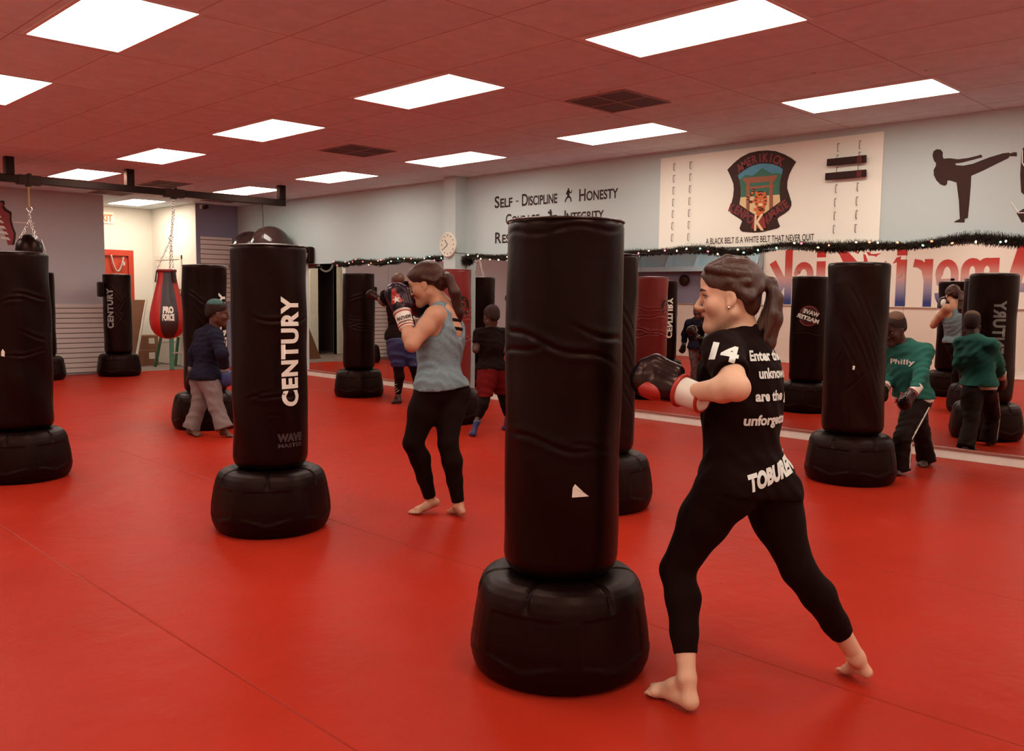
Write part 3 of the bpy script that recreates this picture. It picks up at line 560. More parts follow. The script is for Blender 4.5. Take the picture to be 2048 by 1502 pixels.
arc_text('crest_lettering', 'KARATE', EMTXT['KARATE'], .085, M_emred, sh, BX - .008)
wall_text('initial', glyphs('K', .2, .004), KC[0] + .05, KC[0] - .06, KC[1] - .075, .16, M_em['cream'], sh, BX - .019)
wall_text('motto', glyphs('A BLACK BELT IS A WHITE BELT THAT NEVER QUIT', .1, .001), 5.30, 4.092, 1.936, .062, M_ink, bd, BX - .002)
for y, z in BRK:
    b = MB().tube([(BX, y, z + .036), (BX - .024, y, z + .036), (BX - .030, y, z + .03), (BX - .030, y, z - .028), (BX - .024, y, z - .036), (BX - .012, y, z - .038)], .0042, 6)
    b.obj('belt_peg', mat('peg_steel', (.32, .28, .25), .4, metal=.6), bd, smooth=True)
for (a, b_), lab in zip(BELTS, ('upper of the two folded black belts on the board pegs', 'lower of the two folded black belts on the board pegs')):
    t = thing('karate_belt', lab, 'belt', (BX - .04, (a[0] + b_[0]) / 2, (a[1] + b_[1]) / 2), 0, 'black belts on the board')
    L2 = (a[0] - b_[0]) / 2
    MB().box(-.022, .004, -L2, L2, -.032, .032).box(-.026, -.02, -L2, L2 - .02, -.028, .028).obj('band', mat('belt_black', (.022, .012, .012), .8, bump=.3, bscale=200), t, bevel=.006)
    s = MB()
    for q in (.62, .7, .78): s.box(-.0275, .006, -L2 * q - .005, -L2 * q + .005, -.0325, .0325)
    s.obj('rank_stripe', mat('belt_red', (.16, .01, .012), .7), t)

# clock on the pillar
t = thing('wall_clock', 'round white wall clock on the square pillar', 'clock', (7.955, 9.21, 2.045))
def lx(prof, n=40):  # lathe with axis along -X
    b = MB().lathe(prof, n); b.v = [(-z, x, y) for x, y, z in b.v]; return b
lx([(.0, 0), (.155, 0), (.165, .012), (.165, .03), (.152, .038), (.146, .03), (.0, .028)]).obj('case', mat('clock_case', (.80, .74, .64), .4), t, smooth=False)
lx([(.0, .028), (.146, .028), (.146, .03), (.0, .03)]).obj('face', mat('clock_face', (.74, .69, .58), .5), t)
b = MB()
for k in range(12):
    a = k * PI / 6; b.bar((-.031, .115 * math.sin(a), .115 * math.cos(a)), (-.031, .13 * math.sin(a), .13 * math.cos(a)), .012, .003, (1, 0, 0))
b.obj('numeral_marks', M_ink, t)
MB().bar((-.034, .0, .0), (-.034, .055, .068), .008, .003, (1, 0, 0)).bar((-.034, 0, 0), (-.034, .085, -.055), .006, .003, (1, 0, 0)).obj('clock_hands', M_ink, t)

# ---------------------------------------------------------------- tinsel garlands with fairy lights
def garland(label, y0, y1, zf, seed, drop=None, nb=40):
    rnd = random.Random(seed); t = thing('garland', label, 'garland', (8.10, y0, 0))
    b = MB(); L = y1 - y0; n = int(abs(L) * 2600)
    def c(s): return (.0 + .012 * math.sin(s * 9), L * s, zf(s))
    for i in range(n + (400 if drop else 0)):
        s = rnd.random(); p = Vector(c(s))
        if drop and i >= n: p = Vector((rnd.uniform(-.02, .02), drop[0] + rnd.uniform(-.03, .03), rnd.uniform(drop[1], zf(0))))
        d = Vector((rnd.gauss(0, 1), rnd.gauss(0, .8), rnd.gauss(0, 1))).normalized(); l = rnd.uniform(.032, .064) * (1 + .2 * math.sin(s * 40 + seed)); 
        if p.x + d.x * l > .05: d.x = -abs(d.x)
        q = d.orthogonal().normalized() * .0045
        b.add([p - q, p + q, p + d * l + q * .4, p + d * l - q * .4], [(0, 1, 2, 3)])
    b.tube([c(k / 40) for k in range(41)], .007, 6)
    tag(b.obj('tinsel', mat('tinsel', (.028, .022, .015), .55, var=.5, vscale=30), t), kind='stuff')
    cols = [((1, .30, .15), 'red_bulb'), ((1, .80, .5), 'warm_bulb'), ((1, .22, .3), 'pink_bulb'), ((.35, 1, .7), 'green_bulb'), ((1, .85, .6), 'white_bulb')]
    sp = MB().lathe([(.0, -.011), (.006, -.009), (.009, 0), (.007, .008), (.0, .014)], 8)
    for k in range(nb):
        s = (k + rnd.uniform(.1, .9)) / nb; p = c(s); cl, nm = rnd.choice(cols)
        key = 'bulb_' + nm
        me = bpy.data.meshes.get(key)
        if me is None:
            me = meshd(key, sp.v, sp.f); mm = mat(nm, cl, .3, emit=cl, estr=2.2); mm.cycles.emission_sampling = 'NONE'; me.materials.append(mm)
        o = bpy.data.objects.new('bulb', me); COL.objects.link(o); o.parent = t
        o.location = (p[0] - .045, p[1], p[2] + rnd.uniform(-.045, .03)); o.rotation_euler = (rnd.uniform(0, 3), rnd.uniform(0, 3), 0)
    return t
garland('long dark tinsel garland with tiny lights above the near mirrors', 9.02, .3, lambda s: 1.874 + .018 * math.sin(s * 37) + .012 * math.sin(s * 61 + 1), 3, (.03, 1.80), 58)
garland('shorter dark tinsel garland with tiny lights beyond the pillar', 9.34, 12.2, lambda s: 1.877 + .015 * math.sin(s * 19) - .02 * s, 8, None, 22)
MB().tube([(8.10, 9.02, 1.93), (7.99, 9.08, 1.935), (7.945, 9.08, 1.945), (7.94, 9.2, 1.95), (7.945, 9.335, 1.945), (8.06, 9.36, 1.92)], .004, 6).obj('power_cord', M_dark)
tag(bpy.data.objects['power_cord'], 'thin dark cord crossing the pillar between the two garlands', 'cord')

# ---------------------------------------------------------------- left wall: mural and shelf (seen in the mirrors)
mu = thing('mural', 'cream mural panel with tall fading red to blue letters', 'mural', (0, 0, 0))
MX = XL + .012
MB().box(XL + .001, MX, 2.6, 10.08, 1.24, 2.85).obj('panel', mat('mural_cream', (.84, .78, .68), .6), mu)
mg = mat('mural_fade', (.5, .1, .1), .55)
nt, b = nodes_of(mg); tc = nt.nodes.new('ShaderNodeTexCoord'); sp = nt.nodes.new('ShaderNodeSeparateXYZ'); nt.links.new(tc.outputs['Object'], sp.inputs[0])
mr_ = nt.nodes.new('ShaderNodeMapRange'); mr_.inputs[1].default_value = 1.25; mr_.inputs[2].default_value = 2.3; nt.links.new(sp.outputs[2], mr_.inputs[0])
ra = nt.nodes.new('ShaderNodeValToRGB'); nt.links.new(mr_.outputs[0], ra.inputs[0]); nt.links.new(ra.outputs[0], b.inputs['Base Color'])
e = ra.color_ramp.elements; e[0].position = .08; e[0].color = (.025, .04, .19, 1); e[1].position = .95; e[1].color = (.52, .014, .008, 1)
q = e.new(.35); q.color = (.33, .27, .36, 1); q = e.new(.55); q.color = (.62, .33, .29, 1); q = e.new(.78); q.color = (.52, .05, .035, 1)
def stroke(pts, w):
    L, R_ = [], []
    for i in range(len(pts)):
        p, q = pts[max(0, i - 1)], pts[min(len(pts) - 1, i + 1)]; dx, dz = q[0] - p[0], q[1] - p[1]; l = math.hypot(dx, dz); n = (-dz / l * w / 2, dx / l * w / 2)
        L.append((pts[i][0] + n[0], pts[i][1] + n[1])); R_.append((pts[i][0] - n[0], pts[i][1] - n[1]))
    return L + R_[::-1]
def arch(y0, y1, zt, rz, n=10):
    c, r = (y0 + y1) / 2, (y1 - y0) / 2; return [(c - r * math.cos(PI * k / n), zt - rz + rz * math.sin(PI * k / n)) for k in range(n + 1)]
XH = 2.16
def mural_letter(strokes):
    b = MB()
    for k, (pts, w) in enumerate(strokes):
        o = stroke(pts, w); n = len(pts); x = MX + .002 + k * .0002
        b.add([(x, p, q) for p, q in o], [(i, i + 1, 2 * n - 2 - i, 2 * n - 1 - i) for i in range(n - 1)])
    b.obj('letter', mg, mu)
mural_letter([([(4.42, 1.25), (4.74, 2.62)], .2), ([(5.2, 1.25), (4.86, 2.62)], .24), ([(4.5, 1.62), (5.1, 1.62)], .16)])
mural_letter([([(5.42, 1.25), (5.42, XH)], .16), ([(5.42, 1.9)] + arch(5.42, 5.67, XH - .07, .17) + [(5.67, 1.25)], .15), ([(5.67, 1.9)] + arch(5.67, 5.92, XH - .07, .17) + [(5.92, 1.25)], .15)])
mural_letter([([(6.10, 1.72), (6.38, 1.72), (6.38, 1.86)] + arch(6.10, 6.38, XH - .08, .22)[::-1] + [(6.10, 1.5)] + [(6.24 - .14 * math.cos(PI * k / 8), 1.52 - .20 * math.sin(PI * k / 8)) for k in range(9)], .14)])
mural_letter([([(6.58, 1.25), (6.58, XH)], .16), ([(6.58, 1.75), (6.64, 1.98), (6.75, 2.07), (6.86, 2.09)], .16)])
for y in (7.09, 8.75): mural_letter([([(y, 1.25), (y, XH)], .2), ([(y, 2.24), (y, 2.44)], .2)])
mural_letter([(([(9.28, 1.95)] + arch(8.98, 9.28, XH - .08, .2)[::-1] + [(8.98, 1.5)] + [(9.13 - .15 * math.cos(PI * k / 8), 1.52 - .20 * math.sin(PI * k / 8)) for k in range(9)]), .15)])
mural_letter([([(9.48, 1.25), (9.48, 2.62)], .17), ([(9.60, 1.72), (9.86, XH)], .17), ([(9.60, 1.74), (9.86, 1.25)], .17)])
for k, pts in MURAL.items():
    MB().prism(pts, 0, MX, MX + .002 + .0002 * ord(k[0]) % 7 * .0001).obj('brush_stroke', mat('mural_red', (.50, .03, .025), .6) if k in 'abdefgc' else mat('mural_grey', (.35, .27, .24), .6), mu)
sh = thing('wall_shelf', 'pale blue wall shelf with slanted dividers, seen in the mirror', 'shelf', (XL + .001, 11.6, 0))
M_shelf = mat('shelf_blue', (.42, .56, .62), .5)
MB().box(.0, .34, -1.5, 1.9, 2.03, 2.06).box(.31, .345, -1.5, 1.9, 1.975, 2.09).box(0, .012, -1.5, 1.9, 2.06, 2.75).obj('shelf_board', M_shelf, sh, bevel=.003)
for y in (-1.5, -.72, .08, .88, 1.68):
    MB().prism([(.012, 2.06), (.32, 2.06), (.012, 2.62)], 1, y - .012, y + .012).obj('divider', M_shelf, sh)
o = MB().lathe([(.0, -.05), (.10, -.05), (.13, -.02), (.135, .02), (.11, .05), (.0, .055)], 28).obj('focus_mitt', M_dark, loc=(XL + .06, 12.1, 1.78), smooth=True); o.rotation_euler = (0, PI / 2, 0)
tag(o, 'round black focus mitt hung on the wall under the blue shelf', 'focus mitt')

# ---------------------------------------------------------------- far wall furniture
def slat_panel(label, x0, x1, z0, z1, pitch):
    t = thing('slatwall_panel', label, 'slatwall', (0, YF, 0))
    MB().box(x0, x1, -.008, -.001, z0, z1).obj('groove_backing', M_groove, t)
    b = MB(); z = z0
    while z < z1 - .01:
        b.box(x0, x1, -.026, -.008, z + .006, min(z + pitch - .006, z1)); z += pitch
    b.obj('slats', M_slat, t, bevel=.002)
slat_panel('low pale slatwall panel on the far mauve wall', 2.4, 5.70, .03, 1.16, .0815)
slat_panel('small slatwall panel on the dim corner wall beside the hallway', 7.42, 8.03, 1.2, 2.37, .086)
t = thing('exit_sign', 'lit exit sign with red letters in the hallway', 'sign', (0, 0, 0))
MB().box(6.30, 6.625, HY1 - .04, HY1, 2.63, 2.84).obj('housing', mat('exit_white', (.9, .75, .6), .4, emit=(1, .55, .35), estr=.5), t, bevel=.005)
g = glyphs('EXIT', .19, .006); lo, hi = width(g)
bm_obj('lettering', g, lambda u, v: (6.325 + (u - lo) / (hi - lo) * .275, HY1 - .043, 2.668 + v * .95), mat('exit_red', (.8, .05, .02), .5, emit=(1, .12, .04), estr=1.6), t)
t = thing('dragon_decal', 'red and black outlined dragon painting on the far mauve wall', 'wall decal', (0, 0, 0))
MB().prism(DRAGON + [(4.0, 2.1), (4.0, 2.7)], 1, YF - .004, YF - .001).obj('outline', M_ink, t)
cx = sum(p[0] for p in DRAGON) / len(DRAGON); 
MB().prism([(p[0] - .03, p[1] + (.0 if p[1] < 2.5 else -.03)) for p in DRAGON] + [(4.0, 2.12), (4.0, 2.67)], 1, YF - .006, YF - .004).obj('red_body', mat('dragon_red', (.30, .03, .03), .6), t)
b = MB()
for k in range(7):
    z = 2.14 + k * .085; x = 4.40 - .028 * k
    b.prism([(x - .2, z + .02), (x - .06, z), (x - .09, z + .045), (x - .2, z + .055)], 1, YF - .008, YF - .006)
b.obj('pale_scales', M_trim, t)
MB().box(4.39, 4.69, YF - .006, YF - .002, 2.415, 2.435).obj('white_stroke', M_trim, t)
cam_ = thing('security_camera', 'small pale dome camera high in the far corner', 'camera', (7.45, YF, 2.88))
MB().box(-.03, .03, -.03, 0, -.02, .05).obj('bracket', M_trim, cam_, bevel=.004)
o = MB().lathe([(.0, 0), (.03, .0), (.034, .03), (.034, .09), (.02, .1), (.0, .1)], 18).obj('camera_body', M_dark, cam_, loc=(.03, -.03, .0), smooth=True); o.rotation_euler = (PI / 2.3, 0, .6)

# ---------------------------------------------------------------- freestanding bags
M_vinyl = mat('black_vinyl', (.0045, .0013, .001), .34, spec=.17, bump=.12, bscale=26, var=.2)
M_vinyl2 = mat('black_vinyl_worn', (.0048, .0015, .0012), .34, spec=.22, bump=.45, bscale=11, bstretch=(1, 1, .8), var=.3)
M_redv = mat('red_vinyl', (.20, .010, .008), .38, spec=.4, bump=.12, bscale=26, var=.12)
M_base = mat('black_plastic', (.0045, .0013, .001), .42, spec=.17, bump=.1, bscale=140)
M_piping = mat('piping', (.012, .007, .006), .16, spec=.7, tint=(1, .9, .8))
M_logo = mat('logo_white', (.78, .72, .62), .5)
M_logogrey = mat('logo_grey', (.30, .27, .25), .5)
M_logodim = mat('logo_dim', (.05, .035, .034), .4)
M_redlogo = mat('logo_dark_red', (.13, .012, .014), .5)
BR = .212

class Cover:
    """radius of a stuffed vinyl cover: rounded ends, horizontal creases and soft dents"""
    def __init__(s, seed, creases, z0=.365, z1=1.645, r=BR, rough=1.0):
        R = random.Random(seed); s.z0, s.z1, s.r, s.cr = z0, z1, r, creases
        s.w = [(R.uniform(-5, 5), R.choice((1, 2, 3, 4, 5)), R.uniform(3, 16), R.uniform(0, 6.3), R.uniform(.0006, .0018) * rough) for _ in range(9)]
    def __call__(s, th, z):
        r = s.r + 0 * th
        for _, n, kz, ph, a in s.w: r = r + a * np.sin(n * th + kz * z + ph)
        for zc, tc, tw, amp, sl in s.cr:
            dt = (th - tc + PI) % (2 * PI) - PI
            zz = z - zc - sl * dt - .010 * np.sin(dt * 5 + zc * 40); f = 1 + 1.6 * min(1, abs(sl) * 2); zz = zz / f; amp = amp * (.62 if abs(sl) < .2 else .42)
            win = np.exp(-(dt / tw) ** 4)
            r = r + amp * win * (-1.5 * np.exp(-(zz / .006) ** 2) + np.exp(-((zz - .016) / .013) ** 2) + .8 * np.exp(-((zz + .017) / .014) ** 2))
        t = np.clip((z - (s.z1 - .03)) / .03, 0, 1); r = r - .022 * (1 - np.sqrt(np.maximum(1 - t * t, 0)))
        t = np.clip((s.z0 + .07 - z) / .07, 0, 1); r = r - .045 * (1 - np.sqrt(np.maximum(1 - t * t, 0)))
        return r
    def mesh(s, name, nseg=144, nz=170):
        th = np.linspace(0, 2 * PI, nseg, endpoint=False)
        zs = np.concatenate([s.z0 + .07 * (1 - np.cos(np.linspace(0, PI / 2, 10)))[:-1], np.linspace(s.z0 + .07, s.z1 - .03, nz), s.z1 - .03 + .03 * np.sin(np.linspace(0, PI / 2, 9))[1:]])
        T, Z = np.meshgrid(th, zs); Rr = s(T, Z)
        V = np.stack([Rr * np.cos(T), Rr * np.sin(T), Z], -1).reshape(-1, 3).tolist(); m = len(zs); F = []
        for i in range(m - 1):
            for k in range(nseg):
                k2 = (k + 1) % nseg; F.append((i * nseg + k, i * nseg + k2, (i + 1) * nseg + k2, (i + 1) * nseg + k))
        last = (m - 1) * nseg
        for q, (rr, dz) in enumerate(((.8, .004), (.45, .009), (.12, .011))):
            o = len(V)
            for k in range(nseg):
                p = V[last + k]; V.append((p[0] * rr, p[1] * rr, s.z1 + dz))
            pr = last if q == 0 else o - nseg
            for k in range(nseg): k2 = (k + 1) % nseg; F.append((pr + k, pr + k2, o + k2, o + k))
        F.append(tuple(range(len(V) - nseg, len(V)))); F.append(tuple(range(nseg))[::-1])
        return meshd(name, V, F)
    def wrap(s, th0, up=True, off=.0015):
        """text running upward (baseline to the right); u along height, v around"""
        def fn(u, v):
            th = th0 + v / s.r; z = u
            R_ = float(s(np.float64(th), np.float64(z))) + off
            return (R_ * math.cos(th), R_ * math.sin(th), z)
        return fn

def base_mesh():
    prof = [(.255, 0), (.298, .005), (.320, .022), (.333, .06), (.337, .10), (.334, .15), (.327, .20), (.318, .25), (.308, .295), (.296, .325), (.278, .346), (.252, .358), (.22, .362), (.17, .361)]
    # resample
    P = np.array(prof); L = np.concatenate([[0], np.cumsum(np.linalg.norm(np.diff(P, axis=0), axis=1))]); s = np.linspace(0, L[-1], 84)
    r = np.interp(s, L, P[:, 0]); z = np.interp(s, L, P[:, 1]); n = 240; V = []; F = []
    for i in range(len(s)):
        for k in range(n):
            th = 2 * PI * k / n; rr = r[i]; zz = z[i]
            lob = .006 * math.cos(6 * th) * min(1, zz / .1)
            ph = (th / (PI / 3)) % 1.0 - .5         # six sectors
            notch = math.exp(-(ph / .035) ** 4) if zz > .27 else 0
            d = notch * min(1, (zz - .27) / .03) * .013 if zz > .27 else 0
            edge = (math.exp(-((abs(ph) - .05) / .012) ** 2) * .004 if zz > .3 else 0)
            # embossed smile-shaped ridge low on every panel
            a = ph / .27; line = .075 + .030 * a ** 2
            sm = .0034 * (1 - a ** 6) * math.exp(-((zz - line) / .006) ** 2) if abs(a) < 1 else 0
            pan = -.0035 if (abs(ph) < .40 and .09 + .02 * abs(a) < zz < .27) else 0
            rr2 = rr + lob - d + edge + sm + pan
            V.append((rr2 * math.cos(th), rr2 * math.sin(th), zz - (.010 * notch if zz > .335 else 0)))
    for i in range(len(s) - 1):
        for k in range(n): k2 = (k + 1) % n; F.append((i * n + k, i * n + k2, (i + 1) * n + k2, (i + 1) * n + k))
    F.append(tuple(range(n))[::-1]); F.append(tuple((len(s) - 1) * n + k for k in range(n)))
    me = meshd('base', V, F); me.materials.append(M_base); me.polygons.foreach_set('use_smooth', [True] * len(me.polygons)); return me
BASE = base_mesh()
PIPE = MB().tube([((BR - .002) * math.cos(2 * PI * k / 72), (BR - .002) * math.sin(2 * PI * k / 72), 0) for k in range(72)], .0045, 8, closed=True)
NECK = MB().lathe([(.15, .34), (.155, .345), (.155, .39), (.14, .40)], 40)

def bag(label, x, y, creases, seed, m=M_vinyl, rz=0, tilt=None, r=BR, z1=1.645):
    t = thing('punching_bag', label, 'punching bag', (x, y, 0), 0, 'freestanding punching bags')
    o = bpy.data.objects.new('base', BASE); COL.objects.link(o); o.parent = t; o.rotation_euler = (0, 0, rz)
    NECK.obj('neck', M_base, t, smooth=True)
    cv = Cover(seed, creases, r=r, z1=z1)
    c = link('bag_cover', cv.mesh('bag_cover'), m, t, smooth=True)
    p = PIPE.obj('piping', M_piping if m is not M_redv else M_redv, c, loc=(0, 0, z1 - .006), smooth=True)
    if tilt: c.rotation_euler = tilt
    return t, c, cv

def view_angle(x, y): return math.atan2(-y, -x)   # angle on the bag that faces the camera spot

def brand(c, cv, th, z0, z1, width_, m, word='CENTURY', bold=.0085):
    g = glyphs(word, .2, bold, space=1.1); lo, hi = width(g); h = max(v.co.y for v in g.verts)
    for v in g.verts: v.co.x = z0 + (v.co.x - lo) / (hi - lo) * (z1 - z0); v.co.y = v.co.y / h * width_
    bmesh.ops.triangulate(g, faces=g.faces[:]); slice_bm(g, .02, 1); slice_bm(g, .02, 0)
    # letters run upward with their tops turned to the left as seen from outside
    fn = cv.wrap(0)
    return bm_obj('lettering', g, lambda u, v: fn_at(cv, th + width_ / 2 / cv.r - v / cv.r, u), m, c)

def fn_at(cv, th, z, off=.0015):
    R_ = float(cv(np.float64(th), np.float64(z))) + off
    return (R_ * math.cos(th), R_ * math.sin(th), z)

def flat_text(c, cv, th, z, h, w, word, m, bold=.01, tilt=0.0, name='lettering'):
    g = glyphs(word, .2, bold); lo, hi = width(g); hh = max(v.co.y for v in g.verts)
    for v in g.verts:
        v.co.x = ((v.co.x - lo) / (hi - lo) - .5) * w; v.co.y = v.co.y / hh * h; a, b = v.co.x, v.co.y
        v.co.x = a * math.cos(tilt) - b * math.sin(tilt); v.co.y = a * math.sin(tilt) + b * math.cos(tilt)
    bmesh.ops.triangulate(g, faces=g.faces[:]); slice_bm(g, .02, 0)
    return bm_obj(name, g, lambda u, v: fn_at(cv, th + u / cv.r, z + v), m, c)

def patch(c, cv, th, z, pts, m, name):
    b = MB(); b.add([fn_at(cv, th + u / cv.r, z + v, .003) for u, v in pts], [tuple(range(len(pts)))])
    return b.obj(name, m, c)

def ring(c, cv, th, z, r0, r1, a0, a1, m, name='emblem_ring', n=28):
    vv = []
    for i in range(n + 1):
        a = a0 + (a1 - a0) * i / n
        for r_ in (r0, r1): vv.append(fn_at(cv, th + r_ * math.cos(a) / cv.r, z + r_ * math.sin(a), .0015))
    MB().add(vv, [(2 * i, 2 * i + 1, 2 * i + 3, 2 * i + 2) for i in range(n)]).obj(name, m, c)
# the large bag in front, being struck
va = view_angle(2.432, 2.174)
t, c, cv = bag('largest black bag in front, punched by the woman in black', 2.432, 2.174,
               [(1.20, va - .15, 1.1, .006, -.055), (1.235, va + .75, .55, .005, -.05), (1.185, va - .8, .5, .004, .04), (.86, va - .25, .8, .0045, -.04), (.845, va + .5, .4, .003, -.02), (1.60, va + .1, 1.2, .003, .01)], 11, tilt=(-.008, .008, 0), rz=va + .12)
patch(c, cv, va + .30, .68, [(-.028, -.004), (.034, -.003), (.012, .014), (-.018, .043), (-.026, .03)], M_logo, 'tape_scrap')
# bag with the big white name
va = view_angle(2.656, 4.664)
t, c, cv = bag('black bag with large white upright lettering left of the tank-top woman', 2.656, 4.664,
               [(1.225, va + .0, .42, .005, -.03), (1.225, va + .95, .45, .004, .03), (.79, va + .1, .55, .0045, -.02), (.80, va + .8, .5, .003, .02), (.80, va - .3, .4, .003, .03), (.68, va + .1, .2, .002, 0)], 12, rz=va + .45)
brand(c, cv, va + .55, .735, 1.355, .107, M_logo)
flat_text(c, cv, va + .55, .535, .045, .16, 'WAVE', M_logodim, .012); flat_text(c, cv, va + .57, .50, .022, .16, 'MASTER', M_logodim, .006)
# left edge of the frame; its emblem faces the mirror
va = view_angle(2.0, 7.2)
t, c, cv = bag('black bag with creased vinyl cut by the left frame edge', 2.03, 7.15,
               [(1.33, va + .45, .5, .005, -.03), (1.30, va - .1, .3, .004, .04), (1.05, va + .5, .4, .004, -.08), (.92, va + .3, .6, .004, .02)], 13, rz=va + .2, r=.225)
patch(c, cv, va - .42, .93, [(-.012, -.02), (.012, -.025), (.014, .01), (.0, .03), (-.01, .01)], M_logo, 'tape_scrap')
patch(c, cv, va - .75, 1.37, [(-.03, .03), (.0, .035), (.035, -.02), (.02, -.03)], M_logogrey, 'tape_scrap')
# bag of the child in green
va = view_angle(6.655, 2.958)
t, c, cv = bag('black wrinkled bag at right that hides the green-shirted child', 6.60, 2.95,
               [(1.23, va + .5, .3, .007, -.5), (1.12, va + .1, .4, .005, -.5), (1.02, va + .55, .35, .008, -.6), (.95, va - .1, .4, .005, -.45), (.86, va + .4, .4, .007, -.55), (.78, va + .1, .3, .005, .2), (.70, va + .6, .3, .005, -.5), (1.32, va + .1, .35, .004, -.4), (.9, va - .6, .3, .004, .5)], 14, M_vinyl2, rz=va + .1, r=.222)
brand(c, cv, va + 2.1, .76, 1.38, .11, M_logogrey)
patch(c, cv, va - .02, .875, [(-.008, -.016), (.006, -.014), (.01, .012), (-.006, .016)], M_logo, 'tape_scrap')
# boy in grey's bag
va = view_angle(4.09, 8.442)
t, c, cv = bag('black lettered bag right behind the boy in grey trousers', 4.19, 8.63, [(1.32, va - .4, .4, .005, -.12), (1.15, va - .3, .4, .005, -.25), (.95, va, .4, .004, .1)], 15, rz=va + .3)
brand(c, cv, va + .95, .72, 1.37, .11, M_logo)
# far bag by the slat wall
va = view_angle(5.79, 15.0)
t, c, cv = bag('wrinkled black bag in front of the hallway opening', 5.72, 14.85, [(1.3, va, .5, .007, -.3), (1.15, va + .3, .4, .008, .4), (1.05, va - .1, .5, .007, -.3), (.95, va + .2, .4, .006, .3)], 16, M_vinyl2, rz=va + .2, r=.215)
brand(c, cv, va - .55, .78, 1.42, .10, M_logogrey)
MB().box(-.30, -.23, -.06, .06, 1.28, 1.52).obj('strike_pad', M_vinyl2, t, bevel=.02)
# man's bag by the mirror
va = view_angle(7.025, 9.986)
t, c, cv = bag('black bag near the far mirror that the man punches', 7.025, 9.986, [(1.32, va - .2, .5, .005, .1), (.98, va, .8, .005, .02), (.91, va + .1, .7, .005, -.03), (1.05, va - .3, .4, .004, 0)], 17, rz=va)
# bag partly hidden behind the front bag
va = view_angle(4.575, 3.686)
t, c, cv = bag('black bag almost hidden behind the large front bag', 4.52, 3.70, [(1.25, va + .8, .5, .006, -.3), (1.12, va + .9, .4, .006, -.35), (1.0, va + .8, .4, .006, -.3), (.88, va + .9, .5, .006, -.25), (.76, va + .8, .4, .005, -.3)], 18, M_vinyl2, rz=va + .5)
brand(c, cv, va + 2.3, .76, 1.38, .11, M_logogrey)
# bag hidden from the camera by the front bag; its emblem shows in the mirror
va = view_angle(5.99, 5.2)
t, c, cv = bag('black bag with a round red emblem, seen only in the mirror', 5.99, 5.20, [(1.2, va, .5, .005, .1), (.97, -.46, .8, .004, .02)], 21, rz=va)
em = math.atan2(-5.2, 10.33)
for k, (r0, r1, a0, a1) in enumerate(((.098, .125, .3, 2.9), (.098, .125, 3.6, 5.9), (.075, .088, 0, 6.28), (.05, .06, 3.4, 6.0))):
    q = MB(); n = 28; vv = []
    for i in range(n + 1):
        a = a0 + (a1 - a0) * i / n
        for r_ in (r0, r1): vv.append(fn_at(cv, em + r_ * math.cos(a) / cv.r, 1.17 + r_ * math.sin(a), .001))
    q.add(vv, [(2 * i, 2 * i + 1, 2 * i + 3, 2 * i + 2) for i in range(n)]); q.obj('emblem_ring', M_redlogo, c)
flat_text(c, cv, em - .10, 1.185, .05, .2, 'WAVE', M_logo, .01, .30, 'emblem_lettering'); flat_text(c, cv, em + .10, 1.12, .05, .29, 'MASTER', M_logo, .01, .30, 'emblem_lettering')
# red bag
va = view_angle(6.34, 7.30)
ma = math.atan2(-.45, 1)
t, c, cv = bag('red bag behind the tank-top woman, beside the pillar', 6.34, 7.30, [(1.22, ma, 1.8, .004, .02), (1.10, ma + .2, 1.6, .005, -.02), (.92, ma, 1.8, .006, .03), (.86, ma + .3, 1.4, .006, -.03), (1.3, va, .8, .004, .03), (1.02, va, .8, .004, .05), (.8, va + .2, .6, .004, .02)], 19, M_redv, rz=va)
ring(c, cv, va + .5, 1.25, .07, .115, -1.2, 1.9, M_piping)
ring(c, cv, va + .5, 1.25, .03, .05, 0, 5, M_piping)
# bag hidden at far left
va = view_angle(4.75, 15.0)
t, c, cv = bag('dark bag at the far wall, all but its base hidden by the left bag', 4.55, 14.85, [(1.2, va, .5, .005, .1)], 20)

# ---------------------------------------------------------------- hanging bags
def links(path, parent, r=.022, w=.004):
    """steel chain: one mesh of interlocked links"""
    b = MB(); pts = [Vector(p) for p in path]
    for i in range(len(pts) - 1):
        d = pts[i + 1] - pts[i]; L = d.length; n = max(1, int(L / (r * 1.55))); d.normalize(); o1 = d.orthogonal().normalized(); o2 = d.cross(o1)
        for k in range(n):
            c_ = pts[i] + d * (L * (k + .5) / n); s = o1 if k % 2 else o2
            b.tube([c_ + d * (r * math.cos(a)) + s * (r * .55 * math.sin(a)) for a in [2 * PI * q / 10 for q in range(10)]], w, 5, closed=True)
    return b.obj('chain', M_chrome, parent, smooth=True)
t = thing('teardrop_bag', 'red and black teardrop bag hanging on chains from the rail', 'punching bag', (5.25, 11.9, 0))
prof = [(.0, .735), (.06, .74), (.12, .765), (.175, .81), (.212, .87), (.232, .94), (.236, 1.0), (.228, 1.08), (.21, 1.17), (.185, 1.28), (.16, 1.38), (.138, 1.47), (.122, 1.56), (.115, 1.63), (.118, 1.66), (.10, 1.668), (.0, 1.668)]
P = np.array(prof); Ls = np.concatenate([[0], np.cumsum(np.linalg.norm(np.diff(P, axis=0), axis=1))]); ss = np.linspace(0, Ls[-1], 60)
pr = list(zip(np.interp(ss, Ls, P[:, 0]), np.interp(ss, Ls, P[:, 1])))
va = view_angle(5.25, 11.9); n = 96; body = {0: MB(), 1: MB()}
V = []
for r_, z in pr:
    for k in range(n):
        a = va + .12 + 2 * PI * (k + .5) / n; V.append((r_ * math.cos(a), r_ * math.sin(a), z))
